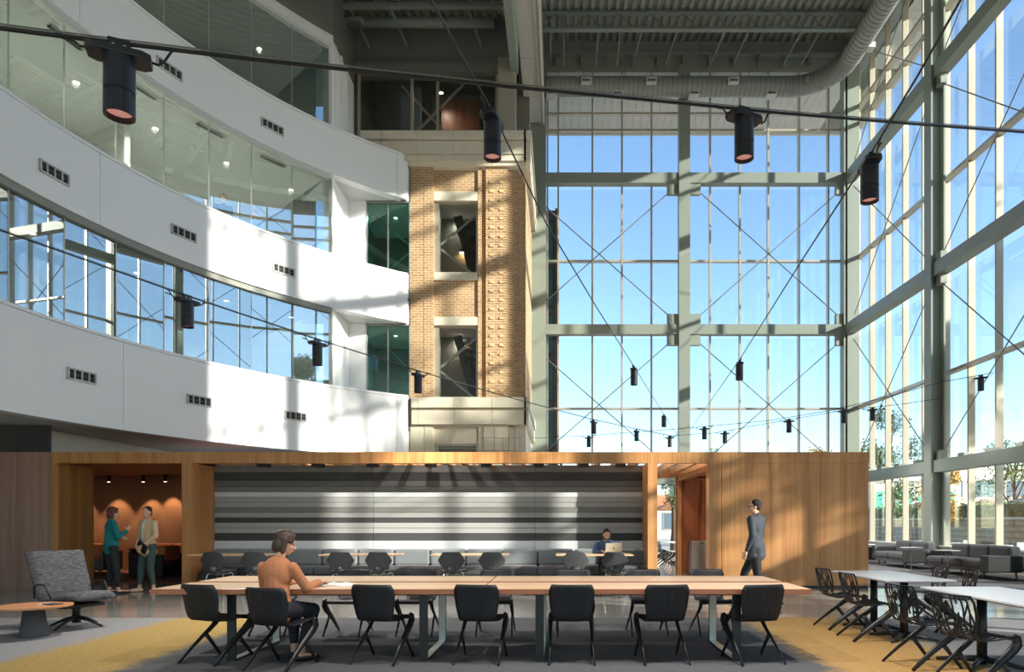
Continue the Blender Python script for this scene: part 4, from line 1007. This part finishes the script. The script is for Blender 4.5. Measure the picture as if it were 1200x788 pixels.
# ================================================================== people
def remesh(name, mb, m, par, vox=.011, smooth=5):
    me = mb.mesh(name, m); o = bpy.data.objects.new(name, me); COL.objects.link(o)
    r = o.modifiers.new('r', 'REMESH'); r.mode = 'VOXEL'; r.voxel_size = vox; r.use_smooth_shade = True
    s = o.modifiers.new('s', 'SMOOTH'); s.factor = .5; s.iterations = smooth
    dg = bpy.context.evaluated_depsgraph_get(); m2 = bpy.data.meshes.new_from_object(o.evaluated_get(dg)); o.modifiers.clear(); o.data = m2; m2.name = name; bpy.data.meshes.remove(me); o.parent = par
    m2.materials.clear(); m2.materials.append(M[m] if isinstance(m, str) else m); m2.polygons.foreach_set('use_smooth', [True]*len(m2.polygons))
    return o
def V(*a): return Vector(a)
def hand(mb, wrist, d, nrm, curl=.5, s=1):
    """palm plus five fingers; d = pointing direction, nrm = palm side, s = +1 / -1 thumb side"""
    d = d.normalized(); nrm = (nrm-d*nrm.dot(d)).normalized(); side = d.cross(nrm)*s
    mb.cap(wrist-d*.01, wrist+d*.03, .024, .026); c = wrist+d*.055
    R = Matrix((side, d, nrm)).transposed(); mb.ell(c, (.040, .050, .017), R)
    for i, (off, L) in enumerate(((.030, .068), (.010, .078), (-.010, .073), (-.029, .058))):
        b = c+d*.035+side*off; k1 = b+(d*cos(curl*.5)+nrm*sin(curl*.5))*L*.45; k2 = k1+(d*cos(curl*1.3)+nrm*sin(curl*1.3))*L*.33; k3 = k2+(d*cos(curl*2)+nrm*sin(curl*2))*L*.26
        mb.cap(b, k1, .0095, .009, 8); mb.cap(k1, k2, .009, .008, 8); mb.cap(k2, k3, .008, .007, 8)
    b = c-d*.025+side*.033; k = b+(side*.75+d*.6+nrm*.2).normalized()*.038; mb.cap(b, k, .012, .010, 8); mb.cap(k, k+(side*.25+d*.9+nrm*.3).normalized()*.03, .010, .008, 8)
def person(label, loc, rz, J, C, hair='bob', hd=(0, 0, 0), jacket=False, flare=0.0, sleeve=.93, trouser=.86, extra=None, slim=1.0, cat='person', group=None):
    t = thing('person', label, 'person', loc, rz, group)
    g = lambda k, s: V(J[k][0]*(s if k in J.get('sym', ()) else 1), J[k][1], J[k][2])
    sh = {s: V(*J['sh%s' % s]) for s in 'LR'}; el = {s: V(*J['el%s' % s]) for s in 'LR'}; wr_ = {s: V(*J['wr%s' % s]) for s in 'LR'}
    hp = {s: V(*J['hp%s' % s]) for s in 'LR'}; kn = {s: V(*J['kn%s' % s]) for s in 'LR'}; an = {s: V(*J['an%s' % s]) for s in 'LR'}; to = {s: V(*J['to%s' % s]) for s in 'LR'}
    neck = (sh['L']+sh['R'])/2+V(0, 0, .045); pel = (hp['L']+hp['R'])/2; hc = V(*J['head'])
    HR = Matrix.Rotation(R_(hd[0]), 3, 'Z') @ Matrix.Rotation(R_(hd[1]), 3, 'X') @ Matrix.Rotation(R_(hd[2]), 3, 'Y')
    h = lambda x, y, z: hc+HR @ V(x, y, z)
    # body: one surface
    b = MB()
    b.ell(h(0, -.008, .035), (.074, .092, .088), HR); b.ell(h(0, .022, -.035), (.058, .066, .075), HR); b.ell(h(0, .05, -.078), (.034, .03, .028), HR)
    b.cap(h(0, .083, .0), h(0, .105, -.03), .009, .014, 8); b.ell(h(0, .088, -.062), (.022, .010, .009), HR); b.ell(h(0, .080, .022), (.05, .014, .010), HR)
    for s in (-1, 1): b.ell(h(s*.074, -.005, -.012), (.010, .018, .030), HR); b.ell(h(s*.04, .055, -.03), (.026, .026, .022), HR)
    b.cap(neck-V(0, 0, .04), h(0, -.012, -.06), .052*slim, .047)
    ch = neck.lerp(pel, .35); wa = neck.lerp(pel, .68)
    b.cap(neck-V(0, 0, .1), ch, .07, .07); b.cap(ch, pel, .07, .07)
    for s in 'LR':
        sg = -1 if s == 'L' else 1
        b.cap(neck-V(0, 0, .07), sh[s]-V(0, 0, .02), .05, .042); b.cap(sh[s], el[s], .040, .034); b.cap(el[s], wr_[s], .034, .023)
        hdv = V(*J.get('hd%s' % s, (wr_[s]-el[s]).normalized())); hn = V(*J.get('hn%s' % s, (-sg, 0, -.2))); hand(b, wr_[s], hdv, hn, J.get('curl', .5), sg*J.get('thumb', 1))
        b.cap(pel, hp[s], .085, .08); b.cap(hp[s], kn[s], .07, .05); b.cap(kn[s], an[s], .050, .034); f = (to[s]-an[s]); b.cap(an[s]-V(0, 0, .03), to[s]+V(0, 0, .005), .032, .024)
    remesh('body', b, C.get('skin', 'skin'), t, .0085, 3)
    # top
    q = MB(); ax = (sh['R']-sh['L']).normalized(); upv = (neck-pel).normalized(); fw = upv.cross(ax).normalized(); TR = Matrix((ax, fw, upv)).transposed()
    q.ell(ch+upv*.05, (.165*slim, .112, .17), TR); q.ell(wa, (.140*slim, .105, .17), TR); q.ell(pel+upv*.06, (.158*slim+flare, .125+flare, .12), TR); q.ell(neck-upv*.065, (.15*slim, .075, .06), TR); q.cap(ch, pel, .112, .118)
    if jacket: q.ell(pel-upv*.02, (.172*slim, .140, .19), TR); q.ell(pel-upv*.09, (.178*slim, .146, .12), TR); q.cap(neck-upv*.03-fw*.01, neck+upv*.006-fw*.015, .060, .056)
    else: q.cap(pel-ax*.07, pel-upv*.05-ax*.07, .10+flare, .095+flare); q.cap(pel+ax*.07, pel-upv*.05+ax*.07, .10+flare, .095+flare); q.cap(neck-upv*.03, neck+upv*.005, .062, .058)
    for s in 'LR': q.cap(neck-upv*.055, sh[s]-upv*.02, .062, .054*slim); q.cap(sh[s]-upv*.015, el[s], .057*slim, .048*slim); q.cap(el[s], el[s].lerp(wr_[s], sleeve), .050*slim, .034)
    remesh('jacket' if jacket else 'sweater', q, C['top'], t, .011, 5)
    # trousers
    q = MB(); slim = min(slim, 1.04); q.ell(pel+upv*.02, (.150*slim, .112, .11), TR)
    for s in 'LR': q.cap(pel, hp[s], .11, .104*slim); q.cap(hp[s], kn[s], .104*slim, .068*slim); c2 = kn[s].lerp(an[s], .35); q.cap(kn[s], c2, .068*slim, .064*slim); q.cap(c2, kn[s].lerp(an[s], trouser), .064*slim, .044)
    remesh('trousers', q, C['legs'], t, .011, 5)
    for s in 'LR':
        q = MB(); f = (to[s]-an[s]); f.z = 0; f.normalize(); base = V(an[s].x, an[s].y, to[s].z)
        q.cap(base-f*.035+V(0, 0, .004), base+f*.07, .034, .034, 12); q.cap(base+f*.07, to[s]+f*.03-V(0, 0, .004), .036, .024, 12); remesh('shoe', q, C['shoe'], t, .009, 3)
    # hair
    q = MB(); q.ell(h(0, -.022, .048), (.083, .097, .088), HR)
    if hair == 'bob':
        for s in (-1, 1): q.cap(h(s*.062, -.02, .03), h(s*.066, -.01, -.085), .034, .026); q.cap(h(s*.045, .045, .085), h(s*.068, .045, .02), .03, .018)
        q.ell(h(0, -.06, -.03), (.076, .055, .09), HR)
    elif hair == 'tied':
        q.ell(h(0, -.05, 0), (.072, .058, .07), HR); q.ell(h(.0, -.115, -.02), (.03, .03, .035), HR)
    else:
        q.ell(h(0, -.05, 0), (.073, .052, .065), HR)
        for s in (-1, 1): q.cap(h(s*.066, .0, .05), h(s*.070, -.005, .0), .016, .010)
        if hair == 'quiff': q.ell(h(0, .05, .105), (.055, .035, .028), HR)
    remesh('hair', q, C['hair'], t, .009, 3)
    for s in (-1, 1): MB().ell(h(s*.030, .0735, .0), (.011, .007, .006), HR, 10, 6).build('eye', 'blackmetal', t, True)
    MB().ell(h(0, .094, -.062), (.020, .005, .005), HR, 10, 6).build('lips', C.get('lips', mat('lips', (186, 110, 100), .5)), t, True)
    if extra: extra(t, h, HR, dict(neck=neck, pel=pel, up=upv, fw=fw, ax=ax))
    return t
def cm(n, rgb, r=.8, **k): return mat(n, rgb, r, **k)
def standing(H=1.70, **k):
    s = H/1.70
    J = dict(head=(0, .03, 1.585), shL=(-.175, 0, 1.395), shR=(.175, 0, 1.395), elL=(-.215, -.02, 1.12), elR=(.215, -.02, 1.12), wrL=(-.20, .05, .88), wrR=(.20, .05, .88), hpL=(-.085, 0, .90), hpR=(.085, 0, .90),
             knL=(-.09, .025, .49), knR=(.09, .025, .49), anL=(-.095, -.01, .085), anR=(.095, -.01, .085), toL=(-.115, .14, .032), toR=(.115, .14, .032))
    J.update(k)
    return {a: (tuple(x*s for x in v) if isinstance(v, tuple) and a[:2] not in ('hd', 'hn') else v) for a, v in J.items()}
# two women talking before the lounge
person('woman in a teal cardigan and black trousers, back turned, talking', (-8.72, 13.25, 0), R_(-42),
       standing(1.68, elR=(.22, .06, 1.12), wrR=(.10, .24, 1.24), hdR=(-.3, .5, .8), hnR=(-1, 0, 0), elL=(-.225, -.02, 1.12), wrL=(-.12, .19, 1.10), knR=(.10, .06, .49), anR=(.07, .10, .085), toR=(.10, .26, .032)),
       dict(top=cm('teal_knit', (14, 112, 116), .85), legs=cm('black_trousers', (30, 30, 34)), shoe=cm('black_flat', (26, 24, 26), .4), hair=cm('auburn_hair', (92, 42, 38), .45, var=.25, scale=30)), 'bob', (-8, -4, 0), flare=.012, trouser=.82)
def blouse(t, h, HR, b):
    q = MB(); o = b['neck']; q.cap(o-b['up']*.02+b['fw']*.045, o-b['up']*.12+b['fw']*.088, .036, .040); q.cap(o-b['up']*.12+b['fw']*.088, o-b['up']*.36+b['fw']*.092, .040, .044); remesh('blouse', q, cm('white_blouse', (232, 230, 226)), t, .01, 3)
    for s in (-1, 1):
        MB().tube([o+b['up']*.03+b['ax']*s*.06, o-b['up']*.06+b['fw']*.09+b['ax']*s*.05, o-b['up']*.20+b['fw']*.125+b['ax']*s*.05, o-b['up']*.38+b['fw']*.125+b['ax']*s*.05], [.012, .018, .02, .014], 8).build('lapel', M_beige, t, True)
M_beige = cm('beige_jacket', (206, 176, 144), .8)
person('woman in a beige jacket and green trousers listening with hands folded', (-8.25, 13.66, 0), R_(158),
       standing(1.70, elL=(-.235, .02, 1.12), elR=(.235, .02, 1.12), wrL=(-.075, .19, .93), wrR=(.06, .20, .91), hdL=(.55, .25, -.75), hdR=(-.55, .2, -.75), hnL=(.2, -1, 0), hnR=(-.2, -1, 0), knR=(.13, .05, .49), anR=(.17, .06, .085), toR=(.24, .19, .032), anL=(-.13, -.02, .085), toL=(-.22, .11, .032)),
       dict(top=M_beige, legs=cm('green_trousers', (62, 78, 74)), shoe=cm('beige_flat', (196, 172, 146), .5), hair=cm('dark_brown_hair', (52, 36, 32), .45)), 'tied', (18, 2, 6), jacket=True, flare=.004, trouser=.80, extra=blouse)
t = thing('clutch_folder', 'black folder held by the woman in the beige jacket', 'folder', (-8.245, 13.45, .86), R_(158))
MB().obox((0, 0, .04), Vector((.86, 0, .5)).normalized(), Vector((0, 1, 0)), Vector((-.5, 0, .86)).normalized(), .14, .012, .085).build('folder_body', 'blackmetal', t, bevel=.004); MB().obox((.0, .0, .04), Vector((.86, 0, .5)).normalized(), Vector((0, 1, 0)), Vector((-.5, 0, .86)).normalized(), .145, .006, .09).build('folder_edge', 'darkblock', t)
# walking man
def specs(t, h, HR, b):
    mb = MB()
    for s in (-1, 1): mb.tube([h(s*.032+.022*cos(a), .096, .0+.018*sin(a)) for a in [k*pi/5 for k in range(11)]], .0025, 5); mb.tube([h(s*.054, .094, .004), h(s*.078, -.01, .002)], .0025, 5)
    mb.tube([h(-.01, .098, .002), h(.01, .098, .002)], .0025, 5); mb.build('glasses', 'blackmetal', t)
person('man in a dark blazer and glasses walking past the timber box', (3.27, 11.4, 0), R_(50),
       standing(1.77, shL=(-.20, 0, 1.40), shR=(.20, 0, 1.40), elL=(-.27, -.06, 1.13), wrL=(-.265, .05, .88), elR=(.26, .05, 1.12), wrR=(.20, .20, .91), hpL=(-.085, -.01, .90), hpR=(.085, .02, .90), knL=(-.09, -.06, .50), anL=(-.09, -.42, .22), toL=(-.10, -.33, .085), knR=(.09, .24, .53), anR=(.09, .34, .085), toR=(.10, .48, .05)),
       dict(top=cm('navy_blazer', (52, 57, 68), .8), legs=cm('dark_trousers', (20, 20, 25)), shoe=cm('dark_shoe', (24, 22, 22), .4), hair=cm('black_hair', (34, 28, 28), .85)), 'short', (32, 2, 0), jacket=True, trouser=.97, extra=specs, slim=1.26, flare=.012)
# reading woman on the second chair
sx, sy = -2.76, 6.60
person('woman in a rust sweater and dark trousers reading at the long table', (sx, sy, .008), R_(-16),
       dict(head=(.035, .10, 1.185), shL=(-.155, .02, .965), shR=(.16, .05, .965), elL=(-.235, .13, .765), elR=(.235, .16, .745), wrL=(-.08, .36, .775), wrR=(.20, .41, .785), hdL=(.6, .8, -.05), hdR=(-.1, 1, -.05), hnL=(0, 0, -1), hnR=(0, 0, -1), curl=.25,
            hpL=(-.09, .0, .545), hpR=(.09, .0, .545), knL=(-.10, .40, .50), knR=(.13, .41, .50), anL=(-.06, .36, .09), anR=(.10, .24, .09), toL=(-.05, .51, .035), toR=(.19, .36, .035)),
       dict(top=cm('rust_knit', (188, 122, 84), .9, var=.1, scale=60), legs=cm('navy_trousers', (36, 37, 48)), shoe=cm('black_flat2', (24, 24, 26), .4), hair=cm('brown_hair', (70, 50, 40), .55, var=.25, scale=30)), 'bob', (-42, -16, 0), trouser=.80, slim=1.0)
# man with the laptop
def beard(t, h, HR, b):
    q = MB(); q.ell(h(0, .045, -.085), (.046, .040, .030), HR); 
    for s in (-1, 1): q.cap(h(s*.062, .01, -.03), h(s*.045, .045, -.075), .013, .018)
    remesh('beard', q, cm('beard', (58, 40, 34), .6), t, .008, 3)
person('bearded man in a denim shirt working at a laptop on the bench', (.98, 14.66, .008), R_(180),
       dict(head=(0, .10, 1.115), shL=(-.19, .0, .925), shR=(.19, .0, .925), elL=(-.27, .16, .735), elR=(.27, .16, .735), wrL=(-.10, .36, .785), wrR=(.12, .36, .785), hdL=(.3, 1, 0), hdR=(-.3, 1, 0), hnL=(0, 0, -1), hnR=(0, 0, -1),
            hpL=(-.10, -.02, .54), hpR=(.10, -.02, .54), knL=(-.13, .42, .50), knR=(.13, .42, .50), anL=(-.13, .40, .09), anR=(.13, .40, .09), toL=(-.14, .54, .035), toR=(.14, .54, .035)),
       dict(top=cm('denim_shirt', (66, 92, 124), .9, var=.15, scale=40), legs=cm('black_jeans', (30, 31, 36)), shoe=cm('grey_shoe', (60, 58, 58), .6), hair=cm('dark_hair', (48, 34, 30), .5)), 'quiff', (6, -10, 0), trouser=.95, slim=1.08, extra=beard)
# two people up behind the middle glass
for px, py, lab, rz, H, top in ((262, 229, 'man in a dark jacket standing behind the middle curved glass', -150, 1.76, (52, 56, 66)), (299, 250, 'person with dark hair standing behind the middle curved glass', 170, 1.66, (120, 150, 190))):
    tt = ring_at(px, RR+.75); p = ring_pt(tt, RR+.75)
    person(lab, (p.x, p.y, 8.72), R_(rz), standing(H), dict(top=cm('jacket_up', top), legs=cm('trousers_up', (40, 42, 48)), shoe=cm('shoe_up', (30, 30, 30)), hair=cm('hair_up', (44, 34, 30), .5)), 'short', (0, -14, 0))

# ================================================================== outside
gd = tag(box('ground', 'concreteext', -80, 160, 28.9, 220, -.35, -.12), kind='structure'); tag(box('ground_front', 'concreteext', -80, 12.45, -80, -4.3, -.35, -.12), kind='structure'); g2 = tag(box('ground_side', 'concreteext', 12.45, 160, -80, 28.9, -.35, -.12), kind='structure')
M['leaf'] = mat('leaf_green', (112, 128, 74), .7, var=.35, scale=2.2); M['leafy'] = mat('leaf_autumn', (190, 150, 70), .7, var=.3, scale=2.0); M['bark'] = mat('bark', (92, 76, 62), .9)
M['leafd'] = mat('leaf_dark', (78, 100, 60), .7, var=.35, scale=2.2)
def tree(x, y, h, r, m, label, seed, n=2600, ls=1.0):
    rd = random.Random(seed); t = thing('tree', label, 'tree', (x, y, -.12), 0, 'trees outside the glass walls')
    tr = MB(); tr.tube([(0, 0, 0), (.05, 0, h*.3), (0, .06, h*.6), (.05, 0, h*.86)], [.16, .12, .08, .03], 8)
    blobs = []; nb = max(9, int(h*1.15)) if h > 9 else 9
    for i in range(nb):
        a = rd.uniform(0, 2*pi); zz = rd.uniform(.36, .92); rad = r*rd.uniform(.25, .72)*(1.1-abs(zz-.6)); c = V(rad*cos(a), rad*sin(a), h*zz); blobs.append((c, r*rd.uniform(.35, .55)))
        tr.tube([(0, 0, h*(zz-.25)), tuple(c*.6+V(0, 0, h*zz*.4)), tuple(c)], [.05, .035, .012], 6)
    tr.build('trunk', 'bark', t, True); lf = MB()
    for i in range(n):
        c, br_ = blobs[i % nb]; d = V(rd.gauss(0, 1), rd.gauss(0, 1), rd.gauss(0, .9)).normalized(); p = c+d*br_*rd.uniform(.35, 1.05)
        u = V(rd.gauss(0, 1), rd.gauss(0, 1), rd.gauss(0, 1)).normalized(); v_ = u.cross(d+V(.01, .2, .1)).normalized(); s = rd.uniform(.06, .12)*ls
        lf.add([p-u*s, p+v_*s*.55, p+u*s, p-v_*s*.55], [(0, 1, 2, 3)])
    lf.build('foliage', m, t); return t
tree(17.6, 36.5, 8.2, 2.0, 'leafd', 'tall dark green tree outside the window wall by the corner', 1, 3200)
tree(27.6, 41.5, 6.4, 2.2, 'leaf', 'broad green tree outside, behind the parasols', 2, 3000)
tree(28.2, 36.5, 6.6, 2.1, 'leafd', 'dark leafy tree outside beside the near window bays', 3, 2600)
tree(18.3, 33.0, 4.4, 1.1, 'leafy', 'slender yellow autumn tree outside the window wall', 4, 1500)
tree(15.6, 41.0, 6.2, 1.5, 'leafy', 'yellowing tree outside, its top showing over the timber box', 5, 1600)
tree(6.0, 36.5, 4.6, 1.2, 'leaf', 'light green tree outside, seen through the passage', 6, 2200)
tree(9.6, 42.0, 6.2, 1.2, 'leaf', 'green tree outside, its tip showing over the timber fascia', 7, 1400)
tree(32.5, 46.0, 6.5, 2.2, 'leafy', 'broad autumn tree outside beside the pale building', 8, 2200)
for i, (x, y, h, r) in enumerate(((21.0, 5.6, 18.5, 2.9), (22.6, 9.6, 19.0, 2.6), (20.4, 12.9, 15.0, 2.2), (21.0, 16.6, 12.4, 1.9))):
    tree(x, y, h, r, 'leafd', 'tall street tree outside the window wall, %s along from the solid wall' % ['first', 'second', 'third', 'fourth', 'fifth'][i], 20+i, 9000, 1.6)
# coursed stone planter wall
pw = thing('planter_wall', 'low wall of coursed grey stone outside the window wall', 'wall', (20.0, 25, -.12)); rd = random.Random(9)
box('wall_core', 'darkblock', .04, .40, -8, 24, 0, 1.62, pw); M['stonew'] = mat('rubble_stone', (150, 140, 120), .9, var=.3, scale=1.5)
sm = [MB().box(-.03-.02*k, .1, 0, 1, 0, 1).mesh('stone', 'stonew') for k in range(3)]
for j in range(6):
    yv = -8.0+rd.uniform(0, .4)
    while yv < 23.5:
        L = rd.uniform(.5, 1.1); inst('stone', sm[rd.randrange(3)], pw, (0, yv+.01, j*.27+.01), 0, (1, L-.02, .25)); yv += L
box('coping', 'concreteext', -.08, .48, -8, 24, 1.62, 1.74, pw)
hg = thing('hedge', 'clipped green hedge behind the stone planter wall', 'hedge', (21.1, 33, -.12)); lf = MB(); rd = random.Random(5)
for i in range(4000):
    p = V(rd.uniform(-.35, .35), rd.uniform(-14, 14), rd.uniform(1.2, 2.5)); u = V(rd.gauss(0, 1), rd.gauss(0, 1), rd.gauss(0, 1)).normalized(); v_ = u.orthogonal().normalized(); s = .12; lf.add([p-u*s, p+v_*s*.6, p+u*s, p-v_*s*.6], [(0, 1, 2, 3)])
lf.build('foliage', 'leaf', hg); box('hedge_body', 'leafd', -.25, .25, -14, 14, 0, 2.35, hg)
def parasol(x, y, m, label):
    t = thing('parasol', label, 'parasol', (x, y, -.12), 0, 'parasols on the terrace outside'); MB().tube([(0, 0, 0), (0, 0, 2.75)], .03, 8).build('pole', 'alum', t)
    MB().lathe([(1.6, 2.25), (1.6, 2.30), (.9, 2.55), (.05, 2.82)], 8, cap=False).build('canopy', m, t); MB().lathe([(.3, 0), (.3, .06), (.04, .1)], 12).build('base', 'darkblock', t)
    for k in range(8): a = 2*pi*k/8; MB().bar((0, 0, 2.72), (1.55*cos(a), 1.55*sin(a), 2.26), .02, .02).build('rib', 'alum', t)
M['canO'] = mat('canopy_orange', (196, 128, 92), .8); M['canB'] = mat('canopy_blue', (96, 116, 140), .8); M['canW'] = mat('canopy_cream', (226, 214, 196), .8)
parasol(24.0, 38.5, 'canO', 'orange-brown parasol outside behind the window sofas'); parasol(23.6, 34.4, 'canB', 'grey-blue parasol outside beside the near window bays'); parasol(24.0, 30.5, 'canB', 'grey-blue parasol outside at the end of the near bays'); parasol(23.6, 45.0, 'canO', 'orange-brown parasol outside before the green-glazed building'); parasol(7.2, 43, 'canO', 'orange-brown parasol seen through the passage')
# buildings
M['greenglass'] = mat('green_glazing', (96, 196, 160), .25); M['palewall'] = mat('pale_wall', (232, 226, 212), .7); M['bgwin'] = mat('far_window', (92, 112, 126), .2)
bl = thing('green_glazed_building', 'low white building with green glazed bays beyond the terrace', 'building', (29.5, 58, -.12))
box('wall', 'palewall', -3.2, 4.5, 0, 6, 0, 5.0, bl)
for i in range(4): w_ = box('window', 'palewall', -2.9+1.8*i, -1.3+1.8*i, -.12, 0, .4, 4.3, bl); box('pane', 'greenglass', -2.75+1.8*i, -1.45+1.8*i, -.14, -.12, .6, 4.1, w_); box('glazing_bar', 'palewall', -2.13+1.8*i, -2.07+1.8*i, -.16, -.14, .6, 4.1, w_)
box('roof', 'palewall', -3.5, 4.8, -.4, 6.3, 5.0, 5.3, bl)
b2 = thing('pale_building', 'pale office building behind the trees outside', 'building', (44, 64, -.12)); box('wall', 'palewall', -9, 10, 0, 8, 0, 6.5, b2)
for i in range(6):
    for j in range(2): w_ = box('window', 'alum', -8.2+2.9*i, -6.2+2.9*i, -.1, 0, .9+2.8*j, 2.7+2.8*j, b2); box('pane', 'bgwin', -8.05+2.9*i, -6.35+2.9*i, -.12, -.1, 1.05+2.8*j, 2.55+2.8*j, w_)
box('roof', 'palewall', -9.3, 10.3, -.3, 8.3, 6.5, 6.8, b2)
b3 = thing('pale_shed', 'low pale building with a red roof seen through the passage', 'building', (8.5, 62, -.12)); box('wall', 'palewall', -5, 6, 0, 5, 0, 3.0, b3); MB().prism([(-5.4, 3.0), (6.4, 3.0), (5.2, 4.0), (-4.2, 4.0)], -.4, 5.4, 'y').build('roof', 'canO', b3)
for i in range(4): w_ = box('window', 'alum', -4.4+2.6*i, -2.8+2.6*i, -.1, 0, .8, 2.4, b3); box('pane', 'bgwin', -4.3+2.6*i, -2.9+2.6*i, -.12, -.1, .9, 2.3, w_)
# neighbouring wing past the brick block
b4 = thing('neighbour_wing', 'dark glazed wing of the building outside the rear glass', 'building', (-2.2, 31.5, -.12)); M['tealwin'] = mat('teal_window', (58, 104, 108), .15); box('wall', 'darkblock', -3, 1.95, 0, 7, 0, 15.9, b4); box('brick_edge', mat('dark_brick', (120, 86, 68), .8), 1.95, 2.10, 0, 7, 0, 16, b4)
for j in range(7): w_ = box('window', 'blackmetal', 1.05, 1.90, -.1, 0, .6+2.15*j, 2.5+2.15*j, b4); box('pane', 'tealwin', 1.1, 1.85, -.12, -.1, .7+2.15*j, 2.4+2.15*j, w_)
# terrace chairs and tables glimpsed low through the window wall
for i, (x, y) in enumerate(((14.6, 20.2), (14.8, 23.0), (14.6, 25.6), (14.7, 28.0))):
    t = thing('terrace_table', 'pale terrace table just outside the window wall', 'table', (x, y, -.12), 0, 'terrace tables'); MB().lathe([(.38, .72), (.38, .745)], 20).build('table_top', 'whitetop', t); MB().lathe([(.03, .02), (.03, .72)], 8).build('column', 'alum', t); MB().lathe([(.24, 0), (.24, .02)], 16).build('foot', 'alum', t)
    t = thing('terrace_chair', 'pale terrace chair just outside the window wall', 'chair', (x+.1, y-.75, -.12), 0, 'terrace chairs'); box('seat', 'whitetop', -.22, .22, -.22, .22, .43, .46, t); MB().prism([(-.23, .46), (-.20, .46), (-.27, .86), (-.30, .86)], -.21, .21, 'x').build('backrest', 'whitetop', t)
    for a in (-.2, .2):
        for b in (-.2, .2): MB().tube([(a, b, .43), (a*1.1, b*1.1, 0)], .012, 6).build('leg', 'alum', t)
